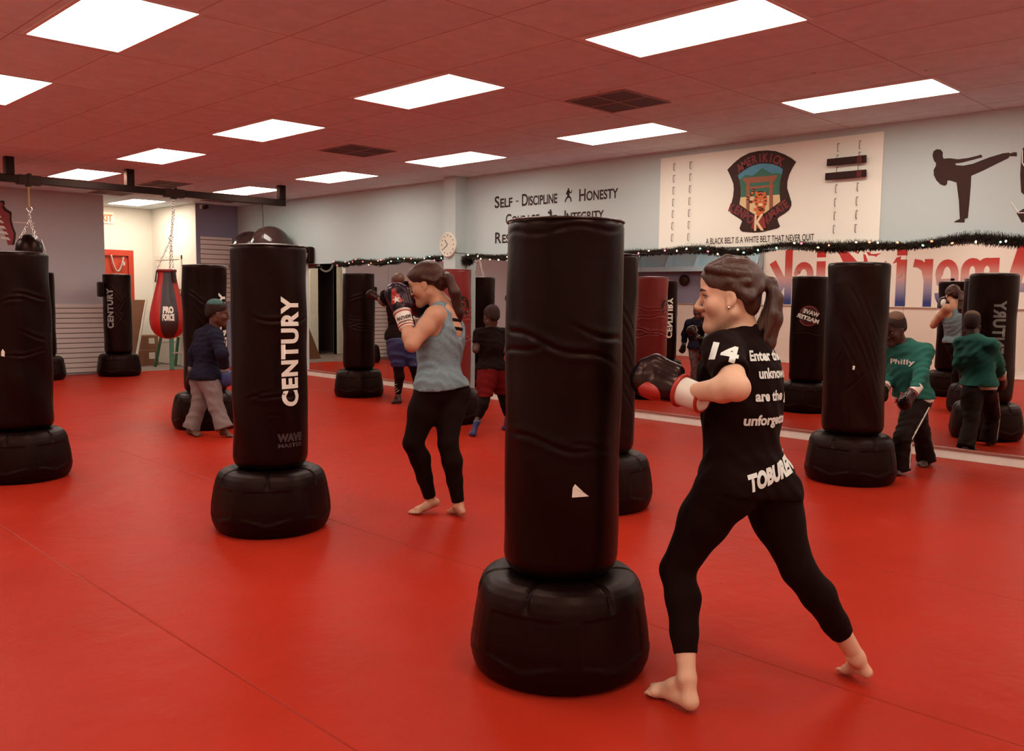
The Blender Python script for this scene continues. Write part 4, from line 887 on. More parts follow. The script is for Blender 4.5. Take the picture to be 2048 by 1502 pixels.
def panel(sel):
    F = []
    for i in range(len(pr) - 1):
        for k in range(n):
            a = ((2 * PI * (k + 1) / n + PI / 6) % (2 * PI / 3)); blk = a < PI / 3 * .95
            if blk == sel: k2 = (k + 1) % n; F.append((i * n + k, i * n + k2, (i + 1) * n + k2, (i + 1) * n + k))
    return F
bag_b = link('black_panels', meshd('black_panels', V, panel(True)), mat('tear_black', (.03, .016, .016), .4, bump=.1, bscale=30), t, smooth=True)
bag_r = link('red_panels', meshd('red_panels', V, panel(False)), mat('tear_red', (.42, .018, .012), .34, bump=.12, bscale=14), t, smooth=True)
MB().lathe([(.119, 1.635), (.126, 1.64), (.126, 1.67), (.118, 1.675)], 40).obj('red_collar', M_redv, t, smooth=True)
class TB:
    r = .235
    def __call__(s, th, z): return np.interp(z, [.735, .765, .81, .87, .94, 1.0, 1.08, 1.17, 1.28, 1.38], [.0, .12, .175, .212, .232, .236, .228, .21, .185, .16])
flat_text(bag_b, TB(), va + .03, 1.095, .085, .145, 'PRO', M_logo, .014); flat_text(bag_b, TB(), va + .03, .995, .085, .155, 'FORCE', M_logo, .012)
for k in range(3):
    a = va + .12 + .6 + k * 2 * PI / 3
    MB().bar((.128 * math.cos(a), .128 * math.sin(a), 1.66), (.15 * math.cos(a), .15 * math.sin(a), 1.5), .05, .012, (math.cos(a), math.sin(a), 0)).obj('strap_tab', M_dark, t, bevel=.003)
    links([(.125 * math.cos(a), .125 * math.sin(a), 1.67), (.07, .0, 2.09)], t)
links([(.07, .0, 2.09), (.095, 0, 2.38), (.11, 0, 2.63)], t)
links([(.09, .02, 2.14), (.125, .02, 2.4), (.13, .01, 2.63)], t)
MB().tube([(.07 + .03 * math.cos(q), 0, 2.10 + .03 * math.sin(q)) for q in np.linspace(0, 2 * PI, 16, endpoint=False)], .006, 6, closed=True).obj('ring', M_chrome, t, smooth=True)

t = thing('heavy_bag', 'black heavy bag on a yellow strap, mostly behind the left bag', 'punching bag', (3.55, 11.9, 0))
MB().lathe([(.0, 1.0), (.13, 1.0), (.145, 1.02), (.15, 1.1), (.15, 1.86), (.14, 1.93), (.10, 2.0), (.05, 2.04), (.0, 2.05)], 40).obj('bag_body', M_vinyl, t, smooth=True)
MB().bar((.02, 0, 2.62), (.02, 0, 2.38), .055, .006).bar((.03, .005, 2.78), (.02, 0, 2.60), .055, .006).obj('yellow_strap', mat('strap_yellow', (.45, .26, .07), .7), t)
MB().tube([(.02 + .03 * math.cos(q), 0, 2.35 + .03 * math.sin(q)) for q in np.linspace(0, 2 * PI, 16, endpoint=False)], .006, 6, closed=True).obj('ring', M_chrome, t, smooth=True)
for k in range(4):
    a = .4 + k * PI / 2; links([(.02, 0, 2.22), (.12 * math.cos(a), .12 * math.sin(a), 1.99)], t)
links([(.02, 0, 2.33), (.02, 0, 2.22)], t)
MB().bar((.125, -.04, 1.99), (.165, -.04, 1.86), .03, .01).obj('strap_tab', M_chrome, t)
o = MB().tube([(6.69, 11.9, 2.66), (6.70, 11.9, 2.4), (6.695, 11.9, 2.1), (6.70, 11.9, 1.95)], .006, 6).obj('hanging_rope', mat('rope_dark', (.10, .055, .05), .8))
tag(o, 'thin dark rope hanging from the right end of the rail', 'rope')

# exercise balls on a wall rack near the far corner
t = thing('ball_rack', 'black wall rack by the far corner under two big balls', 'rack', (0, 0, 0))
for x in (7.62, 7.98):
    MB().tube([(x, 13.42, 1.83), (x, 14.72, 1.83)], .018, 8).obj('rail', M_metal, t, smooth=True)
for y in (14.0, 14.6):
    MB().bar((7.58, y, 1.80), (8.155, y, 1.80), .03, .03).bar((8.14, y, 1.5), (8.14, y, 1.83), .03, .03).bar((7.75, y, 1.79), (8.14, y, 1.53), .025, .025).obj('bracket', M_metal, t)

M_ball = mat('ball_rubber', (.045, .022, .02), .16, spec=.6)
for x, y, z, r, lab in ((7.80, 14.29, 2.113, .32, 'left of the two glossy dark exercise balls above the lettered bag'), (7.80, 13.62, 2.143, .345, 'right of the two glossy dark exercise balls above the lettered bag')):
    t = thing('exercise_ball', lab, 'exercise ball', (x, y, z), 0, 'exercise balls on the corner rack')
    pr = [(max(1e-4, r * math.cos(a)), r * math.sin(a)) for a in np.linspace(-PI / 2, PI / 2, 40)]
    pr = [(q + .0025 * math.cos(z_ / r * 60) * (q > .2 * r), z_) for q, z_ in pr]
    o = MB().lathe(pr, 64).obj('ball', M_ball, t, smooth=True); o.rotation_euler = (.5, .3, 0)
    MB().lathe([(.0, 0), (.012, 0), (.012, .006), (.0, .007)], 12).obj('valve_plug', M_dark, t, loc=(-r * .6, -r * .78, .03))

# hallway clutter
t = thing('step_ladder', 'green fibreglass step ladder standing open in the hallway', 'ladder', (7.06, 15.78, 0))
M_green = mat('ladder_green', (.06, .17, .09), .5); M_alu = mat('aluminium', (.62, .58, .52), .35, metal=.7)
top = Vector((.30, .35, 1.45))
for s in (-1, 1):
    MB().bar((.0 + .21 * s, -.38, 0), (.10 + .13 * s, .02, 1.40), .032, .075, (1, 0, 0)).obj('front_rail', M_green, t, bevel=.004)
    MB().bar((.02 + .19 * s, .42, 0), (.10 + .12 * s, .07, 1.40), .03, .05, (1, 0, 0)).obj('rear_rail', M_green, t, bevel=.004)
for k in range(1, 5):
    f = k * .29 / 1.4; MB().box(.1 * f - .21 + .08 * f, .1 * f + .21 - .08 * f, -.38 + .4 * f - .045, -.38 + .4 * f + .045, k * .29 - .012, k * .29 + .012).obj('step', M_alu, t, bevel=.003)
MB().box(-.06, .26, -.06, .14, 1.38, 1.43).obj('top_cap', mat('cap_yellow', (.45, .33, .08), .5), t, bevel=.01)
for z in (.45, .95):
    f = z / 1.4; MB().bar((-.15 + .05 * f, .41 - .33 * f, z), (.2, .41 - .33 * f, z), .02, .02).obj('rear_brace', M_alu, t)
M_card = mat('cardboard', (.26, .11, .055), .8, var=.2, vscale=6)
for k, (z0, z1, lab) in enumerate(((0, .30, 'lower brown carton of the stack in the hallway'), (.30, .56, 'upper brown carton of the stack in the hallway'))):
    t = thing('carton', lab, 'box', (6.92, 16.74, z0), 0, 'stacked cartons in the hallway'); h = z1 - z0
    MB().box(-.2, .2, -.16, .16, .0, h - .001).obj('box', M_card, t, bevel=.004)
    MB().box(.02, .13, -.163, -.1605, h * .4, h * .8).obj('paper_label', M_trim, t); MB().box(-.2, .2, -.162, -.1604, h * .93, h * .99).obj('tape', mat('tape', (.35, .2, .1), .4), t)
M_board = mat('brown_panel', (.17, .065, .03), .35, var=.2, vscale=3, bump=.1, bscale=12)
for k, (x, dx, y, lab) in enumerate(((6.14, .46, 16.72, 'wide brown panel leaning at a slant beside the red door'), (6.34, .36, 16.22, 'front brown panel with a pale edge leaning in the hallway'))):
    t = thing('leaning_panel', lab, 'panel', (x, y, 0), 0, 'brown panels leaning in the hallway')
    MB().add([(-.5, .0, 0.004), (.18, .0, .004), (.18 + dx, .28, 1.22), (-.5 + dx, .28, 1.22), (-.5, .04, .004), (.18, .04, .004), (.18 + dx, .32, 1.22), (-.5 + dx, .32, 1.22)], [(0, 1, 2, 3), (7, 6, 5, 4), (0, 4, 5, 1), (1, 5, 6, 2), (2, 6, 7, 3), (3, 7, 4, 0)]).obj('sheet', M_board, t)
    MB().bar((.185, .0, .01), (.185 + dx, .28, 1.22), .02, .05).obj('pale_edge', M_trim, t)
t = thing('hanging_strap', 'pale webbing strap looped over the red hallway door', 'strap', (6.70, HY1, 0))
pts = [(-.14 + .0 * k, -.04, 2.05) for k in range(1)] + [(-.14 + .22 * s, -.05, 2.02 - .27 * math.sin(PI * s) ** .8) for s in np.linspace(0, 1, 14)]
MB().tube(pts, .016, 8).obj('webbing', mat('webbing', (.45, .33, .28), .7), t, smooth=True)
MB().box(.06, .1, -.075, -.045, 1.86, 1.93).obj('buckle', M_chrome, t, bevel=.004)
t = thing('wash_basin', 'white basin in the unlit washroom, dim in the mirror', 'basin', (5.08, 18.2, 0))
MB().lathe([(.02, .62), (.1, .64), (.17, .72), (.19, .8), (.17, .81), (.15, .78), (.02, .7)], 28).obj('bowl', M_trim, t, smooth=True); MB().lathe([(.09, 0), (.06, .1), (.05, .6), (.08, .66)], 20).obj('pedestal', M_trim, t, smooth=True)
# curved grey handles of two pads hung at the far end of the mirrors
t = thing('kick_pad', 'dark pad with grey curved handle above the far mirror end', 'pad', (8.08, 12.95, 1.98))
MB().box(-.05, .07, -.13, .13, -.12, .16).obj('pad', M_vinyl2, t, bevel=.03)
MB().tube([(-.07, -.11 * math.cos(a), .05 - .14 * math.sin(a)) for a in np.linspace(0, PI, 16)], .016, 8).obj('grey_handle', mat('grey_web', (.30, .26, .26), .7), t, smooth=True)
t = thing('washroom_strap', 'grey curved strap looped across the washroom doorway, seen in the far mirror', 'strap', (5.02, HY1 - .03, 1.98))
MB().tube([(.19 * math.cos(a), 0, .1 - .21 * math.sin(a)) for a in np.linspace(0, PI, 18)], .022, 8).obj('webbing', mat('grey_web', (.3, .26, .26), .7), t, smooth=True)

t = thing('towel', 'crumpled pale towel on the floor by the mural wall, seen in the mirror', 'towel', (XL + .3, 4.85, 0))
tv = []; tf = []; n = 22
for i in range(n):
    for j in range(n):
        u, v_ = i / (n - 1) - .5, j / (n - 1) - .5; r = max(abs(u), abs(v_)) * 2
        tv.append((u * .42 + .03 * math.sin(v_ * 9), v_ * .5 + .03 * math.sin(u * 11), .004 + .085 * max(0, 1 - r ** 2.2) * (.65 + .35 * math.sin(u * 21 + v_ * 7) * math.cos(v_ * 17))))
for i in range(n - 1):
    for j in range(n - 1): tf.append((i * n + j, (i + 1) * n + j, (i + 1) * n + j + 1, i * n + j + 1))
o = link('cloth', meshd('cloth', tv, tf), mat('towel_pale', (.62, .50, .46), .95), t, smooth=True); sm_ = o.modifiers.new('thickness', 'SOLIDIFY'); sm_.thickness = .006; sm_.offset = 1

# ---------------------------------------------------------------- people
def skin(name, col): return mat(name, col, .5, spec=.4, var=.06, vscale=30, attr='tint')
M_fair = skin('skin_fair', (.68, .40, .26)); M_fair2 = skin('skin_warm', (.50, .24, .14)); M_brown = skin('skin_brown', (.10, .036, .02)); M_brown2 = skin('skin_deep', (.055, .02, .012))
M_eyew = mat('eye_white', (.5, .42, .36), .25); M_iris = mat('iris', (.04, .02, .012), .15)
M_hair1 = mat('hair_brown', (.055, .02, .011), .42, var=.45, vscale=14, bump=.5, bscale=40, bstretch=(3, 3, .25))
M_hair2 = mat('hair_dark', (.024, .008, .006), .4, var=.4, vscale=14, bump=.5, bscale=40, bstretch=(3, 3, .25))
M_hair3 = mat('hair_black', (.008, .004, .004), .7, bump=.8, bscale=160)
M_teal = mat('hair_teal', (.035, .10, .085), .7, bump=.8, bscale=160); M_rust = mat('hair_rust', (.14, .06, .03), .7, bump=.8, bscale=160)
M_tee = mat('tee_black', (.003, .001, .001), .85, bump=.15, bscale=9, spec=.2); M_legg = mat('leggings', (.003, .001, .001), .85, spec=.2)
M_tank = mat('tank_heather', (.155, .205, .225), .85, var=.35, vscale=60, bump=.35, bscale=7, bstretch=(1, 1, 2.2))
M_navy = mat('sweat_navy', (.012, .0105, .021), .85, spec=.12, tint=(1, 1, 1), bump=.2, bscale=10); M_grey = mat('sweat_grey', (.20, .15, .14), .9, var=.15, vscale=20, bump=.35, bscale=8, bstretch=(2, 2, .6))
M_sweatg = mat('sweat_green', (.009, .11, .08), .85, var=.04, vscale=10, bump=.3, bscale=8); M_white_c = mat('cloth_white', (.72, .66, .56), .8)
M_track = mat('track_black', (.004, .0025, .0025), .75, spec=.25); M_redsh = mat('shorts_red', (.10, .002, .002), .8, spec=.1); M_blue_s = mat('shorts_blue', (.012, .013, .065), .6)
M_gl_black = mat('glove_black', (.008, .005, .006), .28, spec=.5, bump=.1, bscale=40); M_gl_navy = mat('glove_navy', (.008, .009, .022), .25, spec=.5); M_gl_blue = mat('glove_blue', (.03, .04, .13), .4)
M_gl_red = mat('glove_red', (.40, .03, .02), .4); M_gl_white = mat('glove_white', (.74, .66, .56), .45); M_gl_grey = mat('glove_grey', (.19, .17, .165), .6)

def inner_(S): return 1 if S == 'L' else -1
def lerp(a, b, t): return a + (b - a) * t

def rig(P, s=1.0, fem=True, hs=1.0, bulk=1.0):
    """body primitives from a posed skeleton; s scales girths, hs the head"""
    g = {}; Z = np.array([0, 0, 1.])
    A = {k: np.array(v, float) for k, v in P.items()}
    T = frame(A['tf'], Z); Pv = frame(A['pf'], Z); H = frame(A['hf'], Z)
    b = s * bulk
    up = unit(A['neck'] - A['waist']); Tc = frame(A['tf'], up)
    sm = (A['shL'] + A['shR']) / 2
    tor = []
    tor.append(ell(A['pelvis'], (.158 * b, .112 * b, .115 * s), Pv, .05, g='pelvis'))
    for hk in ('hipL', 'hipR'): tor.append(ell(A[hk] - Pv[:, 1] * .035 * s + Z * .0, (.088 * b, .098 * b, .10 * s), Pv, .05, g='pelvis'))
    tor.append(ell(A['waist'], ((.122 if fem else .135) * b, .090 * b, .12 * s), Tc, .06, g='waist'))
    tor.append(ell(lerp(A['waist'], A['chest'], .55), (.130 * b, .098 * b, .12 * s), Tc, .06, g='rib'))
    tor.append(ell(A['chest'], (.150 * b, .108 * b, .135 * s), Tc, .06, g='chest'))
    if fem:
        for q in (-1, 1): tor.append(ell(A['chest'] + Tc[:, 0] * .068 * s * q + Tc[:, 1] * .072 * s + Tc[:, 2] * .0, (.066 * s, .058 * s, .064 * s), Tc, .04, g='chest'))
    for q in ('shL', 'shR'):
        tor.append(cone(lerp(sm, A['neck'], .3), A[q], .062 * b, .054 * b, .05, g='shoulder'))
    tor.append(cone(lerp(A['neck'], A['head'], .0) - up * .02, A['chest'] - Tc[:, 1] * .03 * s, .058 * s, .09 * b, .05, g='back'))
    g['torso'] = tor
    g['neck'] = [cone(A['neck'] - up * .02, A['head'] - H[:, 1] * .018 * hs - H[:, 2] * .03 * hs, .058 * s if fem else .06 * s, .052 * hs, .03)]
    for S in 'LR':
        sh, el, wr = A['sh' + S], A['el' + S], A['wr' + S]
        m = lerp(sh, el, .4); fm = lerp(el, wr, .28)
        g['up' + S] = chain([sh, m, el], [.056 * b, .051 * b, .041 * s], .03)
        g['fo' + S] = chain([el, fm, wr], [.041 * s, .043 * s, .029 * s], .02) + [cone(wr, lerp(wr, A['fi' + S], .55), .028 * s, .036 * s, .02)]
        hp, kn, an = A['hip' + S], A['kn' + S], A['an' + S]
        t1 = lerp(hp, kn, .35)
        g['th' + S] = chain([hp, t1, kn], [.092 * b, .085 * b, .056 * s], .04)
        back = unit(np.cross(np.cross(kn - an, A['ba' + S] - A['he' + S]), kn - an)); back = -back
        c1 = lerp(kn, an, .28) + back * .016 * s; c2 = lerp(kn, an, .6) + back * .006 * s
        g['sk' + S] = chain([kn, c1, c2, an], [.055 * s, .056 * s, .042 * s, .031 * s], .02)
        he, ba, to = A['he' + S], A['ba' + S], A['to' + S]
        fd = unit(to - he); side = unit(np.cross(fd, Z)); fl = np.linalg.norm(to - he); q = fl / .22
        mid = lerp(an, ba, .45) - Z * .012 * q
        F = [cone(an, he + Z * .002, .029 * s, .029 * q, .012), cone(an - Z * .01, mid, .029 * s, .024 * q, .02), cone(mid, ba, .026 * q, .019 * q, .02), cone(he, ba, .027 * q, .019 * q, .02),
             cone(ba - side * .024 * q, ba + side * .026 * q, .019 * q, .019 * q, .018), cone(mid, ba + side * .02 * inner_(S) * q, .022 * q, .02 * q, .015)]
        F += [ell(an + side * .024 * w_ * s - Z * .006, (.013 * s,) * 3, None, .012) for w_ in (-1, 1)]
        inner = 1 if S == 'L' else -1     # big toe on the inner side
        for k in range(5):
            off = (.036 - k * .0188) * inner * q; L_ = (.052 - .007 * k) * q * (1.0 if k else 1.0); r_ = (.0125 if k == 0 else .0092 - .0006 * k) * q
            a_ = ba + side * off + fd * .006 * q - Z * .006; e_ = a_ + fd * L_; e_[2] = max(r_ * .95, min(e_[2], ba[2])) if ba[2] < .06 else e_[2]
            mdl = lerp(a_, e_, .55) + Z * .006 * q
            F += chain([a_, mdl, e_], [r_ * 1.05, r_, r_ * .95], .003)
        g['ft' + S] = F
    c = A['head']; h = hs
    def hp_(x, y, z): return c + (H @ np.array([x, y, z])) * h
    hd = [ell(hp_(0, -.014, .038), (.073 * h, .094 * h, .084 * h), H, .02), ell(hp_(0, .044, .045), (.056 * h, .057 * h, .056 * h), H, .03), ell(hp_(0, .030, -.03), (.058 * h, .060 * h, .085 * h), H, .03),
          cone(hp_(-.047, .002, -.058), hp_(0, .068, -.104), .023 * h, .020 * h, .025), cone(hp_(.047, .002, -.058), hp_(0, .068, -.104), .023 * h, .020 * h, .025),
          ell(hp_(-.036, .060, -.034), (.027 * h,) * 3, H, .025), ell(hp_(.036, .060, -.034), (.027 * h,) * 3, H, .025),
          cone(hp_(-.036, .082, .017), hp_(-.010, .093, .014), .011 * h, .010 * h, .014), cone(hp_(.036, .082, .017), hp_(.010, .093, .014), .011 * h, .010 * h, .014),
          cone(hp_(0, .094, .002), hp_(0, .1165, -.036), .0072 * h, .0108 * h, .010), cone(hp_(0, .112, -.040), hp_(0, .100, -.047), .010 * h, .008 * h, .006),
          ell(hp_(-.012, .101, -.041), (.008 * h, .010 * h, .0075 * h), H, .006), ell(hp_(.012, .101, -.041), (.008 * h, .010 * h, .0075 * h), H, .006),
          cone(hp_(-.018, .086, -.068), hp_(0, .093, -.066), .007 * h, .0082 * h, .006), cone(hp_(.018, .086, -.068), hp_(0, .093, -.066), .007 * h, .0082 * h, .006),
          cone(hp_(-.014, .085, -.080), hp_(.014, .085, -.080), .0088 * h, .0088 * h, .006), ell(hp_(0, .078, -.108), (.019 * h, .016 * h, .017 * h), H, .02)]
    for q in (-1, 1):
        hd += [cone(hp_(.017 * q, .0895, .0065), hp_(.033 * q, .0890, .0085), .0042 * h, .0046 * h, .005), cone(hp_(.033 * q, .0890, .0085), hp_(.047 * q, .0765, .0025), .0046 * h, .0042 * h, .005), cone(hp_(.019 * q, .087, -.013), hp_(.044 * q, .078, -.012), .0045 * h, .0045 * h, .006)]
        hd += [ell(hp_(.072 * q, .004, -.012), (.008 * h, .018 * h, .028 * h), H @ np.array([[math.cos(.35 * q), -math.sin(.35 * q), 0], [math.sin(.35 * q), math.cos(.35 * q), 0], [0, 0, 1]]), .008), ell(hp_(.068 * q, .012, -.036), (.007 * h, .009 * h, .010 * h), H, .008)]
    g['head'] = hd
    g['headsub'] = [ell(hp_(.031 * q, .096, -.003), (.0165 * h, .0125 * h, .0085 * h), H, .007) for q in (-1, 1)] + [ell(hp_(.079 * q, .014, -.009), (.007 * h, .010 * h, .017 * h), H, .004) for q in (-1, 1)] + \
        [cone(hp_(-.02, .0945, -.0735), hp_(.02, .0945, -.0735), .0026 * h, .0026 * h, .003)]
    g['H'] = H; g['hp'] = hp_; g['A'] = A; g['T'] = Tc; g['Pv'] = Pv; g['up'] = up
    return g

def body(label, P, m, h, s=1.0, fem=True, hs=1.0, bulk=1.0, group='people training'):
    g = rig(P, s, fem, hs, bulk); A = g['A']
    org = np.array([(A['heL'][0] + A['heR'][0]) / 2, (A['heL'][1] + A['heR'][1]) / 2, 0])
    pr = g['torso'] + g['neck'] + g['head']
    for S in 'LR': pr += g['up' + S] + g['fo' + S] + g['th' + S] + g['sk' + S] + g['ft' + S]
    o = sdf_obj('person', pr, h, m, subs=g['headsub'], origin=org, relax=1)
    o.location = org; tag(o, label, 'person', group)
    me = o.data; n = len(me.vertices); co = np.empty(n * 3, np.float32); me.vertices.foreach_get('co', co); co = co.reshape(-1, 3) + org
    col = np.ones((n, 4), np.float32)
    lip = np.exp(-((np.linalg.norm((co - g['hp'](0, .094, -.062)) @ g['H'] / np.array([.020, .014, .011]) / hs, axis=1)) ** 4))
    col[:, :3] *= 1 - lip[:, None] * np.array([.12, .48, .42])
    cheek = np.exp(-((np.linalg.norm((np.abs((co - g['hp'](0, 0, 0)) @ g['H']) - np.array([.042, .062, .022]) * hs) / .03 / hs, axis=1)) ** 2))
    col[:, :3] *= 1 - cheek[:, None] * np.array([.0, .12, .12])
    at = me.color_attributes.new('tint', 'FLOAT_COLOR', 'POINT'); at.data.foreach_set('color', col.ravel())
    for q in (-1, 1):
        e = MB().lathe([(.0, -.012), (.006, -.0104), (.0104, -.006), (.012, 0), (.0104, .006), (.006, .0104), (.0, .012)], 16)
        # pupil axis = local +z turned to the face direction
        R_ = Matrix(((g['H'][0][0], g['H'][0][2], g['H'][0][1]), (g['H'][1][0], g['H'][1][2], g['H'][1][1]), (g['H'][2][0], g['H'][2][2], g['H'][2][1])))
        c = Vector(g['hp'](.031 * q, .0765, -.003) - org)
        e.v = [tuple(R_ @ (Vector(p) * hs) + c) for p in e.v]
        e.obj('eye', M_eyew, o, smooth=True)
        i_ = MB().lathe([(.0, .0112), (.0064, .0103), (.0064, .0109), (.0, .0125)], 14); i_.v = [tuple(R_ @ (Vector(p) * hs) + c) for p in i_.v]
        i_.obj('iris', M_iris, o.children[-1], smooth=True)
    o['_o'] = 0; del o['_o']
    return o, g, org

def infl(prims, d, k=None, cut=None):
    out = []
    for p in prims:
        q = dict(p)
        if q['t'] == 'c': q['ra'] = q['ra'] + d; q['rb'] = q['rb'] + d
        else: q['r'] = q['r'] + d
        if k is not None: q['k'] = k
        if cut: q['cut'] = list(q['cut']) + cut
        out.append(q)
    return out

def folds(amp, dirs, seed=1):
    R = random.Random(seed); W = [(unit(np.array(d) + np.array([R.uniform(-.25, .25) for _ in range(3)])), R.uniform(70, 140), R.uniform(0, 6), R.uniform(.5, 1)) for d in dirs for _ in range(3)]
    L = [(np.array([R.uniform(-9, 9) for _ in range(3)]), R.uniform(0, 6)) for _ in range(4)]
    def fn(X, Y, Z):
        w = 0
        for v, ph in L: w = w + .9 * np.sin(X * v[0] + Y * v[1] + Z * v[2] + ph)
        d = 0
        for v, f, ph, a in W:
            d = d + a * np.sin((X * v[0] + Y * v[1] + Z * v[2]) * f + ph + w)
        return amp * np.clip(d / len(W) ** .5 * 1.3, -1.5, .6)
    return fn

def glove(parent, org, wr, fi, thumb, m, mc, s=1.0, stripes=None, cuff_len=.085):
    """boxing glove: rounded fist lobe, curled knuckle roll, thumb and strapped cuff"""
    d = unit(fi - wr); th = np.asarray(thumb, float); th = unit(th - d * (th @ d)); n = np.cross(d, th); M = np.stack([th, d, n], 1)
    def q(a, b, c): return wr + (M @ np.array([a, b, c])) * s
    pr = [ell(q(0, .125, .0), (.060 * s, .078 * s, .056 * s), M, .03), ell(q(.0, .155, -.018), (.058 * s, .048 * s, .050 * s), M, .03), ell(q(0, .06, 0), (.047 * s, .05 * s, .043 * s), M, .03),
          cone(q(.05, .06, -.012), q(.058, .135, -.028), .026 * s, .024 * s, .012), cone(q(.058, .135, -.028), q(.035, .16, -.05), .024 * s, .02 * s, .012)]
    subs = [cone(q(-.05, .115, -.064), q(.05, .115, -.064), .010 * s, .010 * s, .01)]
    g = sdf_obj('boxing_glove', pr, .006 * max(s, .8), m, parent, subs=subs, origin=org)
    c0, c1 = q(0, -.062 * (cuff_len / .085), 0), q(0, .03, 0)
    prc = [cone(c0, c1, .042 * s, .047 * s, .005, cut=[(c1, d), (c0, -d)])]
    c = sdf_obj('cuff', prc, .005 * max(s, .8), mc, g, origin=org, pad=.01)
    bands = stripes or []
    for t, r_, mb in bands:
        p = q(0, t, 0) - org; a, b_ = M[:, 0], M[:, 2]
        MB().tube([p + (a * math.cos(x) + b_ * math.sin(x)) * ((.0425 + .005 * (t + .062) / .092) * s) for x in np.linspace(0, 2 * PI, 28, endpoint=False)], r_ * s, 8, closed=True).obj('cuff_band', mb, g, smooth=True)
    return g, q, M

def ray_text(parent, org, target_me, text, c, ux, uz, n, size_w, size_h, m, bold=.008, rows=None, name='lettering', off=.004, step=.009):
    """project flat lettering along -n on to a cloth mesh"""
    from mathutils.bvhtree import BVHTree
    bv = BVHTree.FromPolygons([v.co[:] for v in target_me.vertices], [p.vertices[:] for p in target_me.polygons])
    c = np.asarray(c, float) - org; ux, uz, n = unit(ux), unit(uz), unit(n)
    g = glyphs(text, .2, bold); lo, hi = width(g); hh = .2 * .727
    for v in g.verts: v.co.x = ((v.co.x - lo) / (hi - lo) - .5) * size_w; v.co.y = v.co.y / hh * size_h
    bmesh.ops.triangulate(g, faces=g.faces[:]); slice_bm(g, step, 0); slice_bm(g, step, 1)
    def fn(u, v):
        p = Vector(c + ux * u + uz * v); hit = bv.ray_cast(p + Vector(n) * .35, -Vector(n), .8)
        if hit[0] is None: return p - Vector(n) * .1
        return hit[0] + Vector(n) * off
    return bm_obj(name, g, fn, m, parent)

def leggings(o, g, org, h, frac, m, infl_=.006, name='leggings', top=.06, kf=.03):
    A = g['A']; pr = infl([p for p in g['torso'] if p['g'] in ('pelvis', 'waist')], infl_, cut=[(A['pelvis'] + np.array([0, 0, top]), (0, 0, 1))])
    for S in 'LR':
        kn, an = A['kn' + S], A['an' + S]; e = lerp(kn, an, frac[S] if isinstance(frac, dict) else frac); d = unit(an - kn)
        pr += infl(g['th' + S], infl_) + infl(g['sk' + S], infl_ + .001, cut=[(e, d)])
    return sdf_obj(name, pr, h, m, o, origin=org)

# ---- the woman in black punching the front bag
P = POSE['w2']; w2, g, org = body('person in black tee and leggings, brown ponytail, punching the front bag', P, M_fair, .0048, s=.93, hs=1.0, bulk=.97)
A = g['A']; hp_ = g['hp']; H = g['H']; T = g['T']; Pv = g['Pv']
leggings(w2, g, org, .0075, {'L': .80, 'R': .74}, M_legg)
tz = infl([p for p in g['torso'] if p['g'] != 'x'], .012) + [ell(A['pelvis'] + np.array([0, 0, -.01]), (.162, .128, .12), Pv, .06), ell(A['waist'], (.150, .122, .16), T, .06), ell(lerp(A['waist'], A['chest'], .6), (.155, .125, .14), T, .06)]
sl = []
for S in 'LR':
    e = lerp(A['sh' + S], A['el' + S], .66); d = unit(A['el' + S] - A['sh' + S])
    sl += [cone(A['sh' + S], lerp(A['sh' + S], A['el' + S], .75), .064, .060, .03, cut=[(e, d)])]
hem = A['pelvis'] + np.array([0, 0, -.07])
tee = sdf_obj('tee_shirt', tz + sl, .0075, M_tee, w2, origin=org, cuts=[(hem, np.array([-.15, .0, -1.0])), (A['neck'] + g['up'] * .028 + T[:, 1] * .02, unit(g['up'] + T[:, 1] * .35))], disp=folds(.0030, [(1, .2, .7), (.3, 1, .5)], 4))
rt = T[:, 0]; bk = -T[:, 1]
M_print = mat('print_white', (.70, .72, .66), .7)
bdir = unit(bk * .80 - rt * .60); ux = unit(np.cross(np.array([0, 0, 1.]), bdir)); up = np.array([0, 0, 1.])
cc = A['chest'] + bk * .09 - rt * .045
for k, (tx, dz, w_, dx) in enumerate((('Enter the g', .058, .190, .014), ('unknown,', .0, .15, .02), ('are the g', -.075, .16, .008), ('unforgetta', -.155, .20, -.008))):
    ray_text(w2, org, tee.data, tx, cc + up * (dz - .01) + ux * (dx + .0), ux, up, bdir, w_, .034, M_print, .007, name='print')
pb = -Pv[:, 1]; pr_ = Pv[:, 0]; hd = unit(pb * .88 - pr_ * .35); hx = unit(np.cross(up, hd) + up * .24)
ray_text(w2, org, tee.data, 'TOBUREN', A['pelvis'] + pb * .1 + pr_ * .005 + up * .005, hx, up, hd, .24, .052, M_print, .012, name='print')
sd = unit(-rt * .95 + bk * .35 + up * .15); sx = unit(np.cross(up, sd) - up * .25); su = np.cross(sd, sx)
ray_text(w2, org, tee.data, '14', lerp(A['shL'], A['elL'], .30) - rt * .04, sx, su, sd, .088, .058, M_print, .009, name='print')
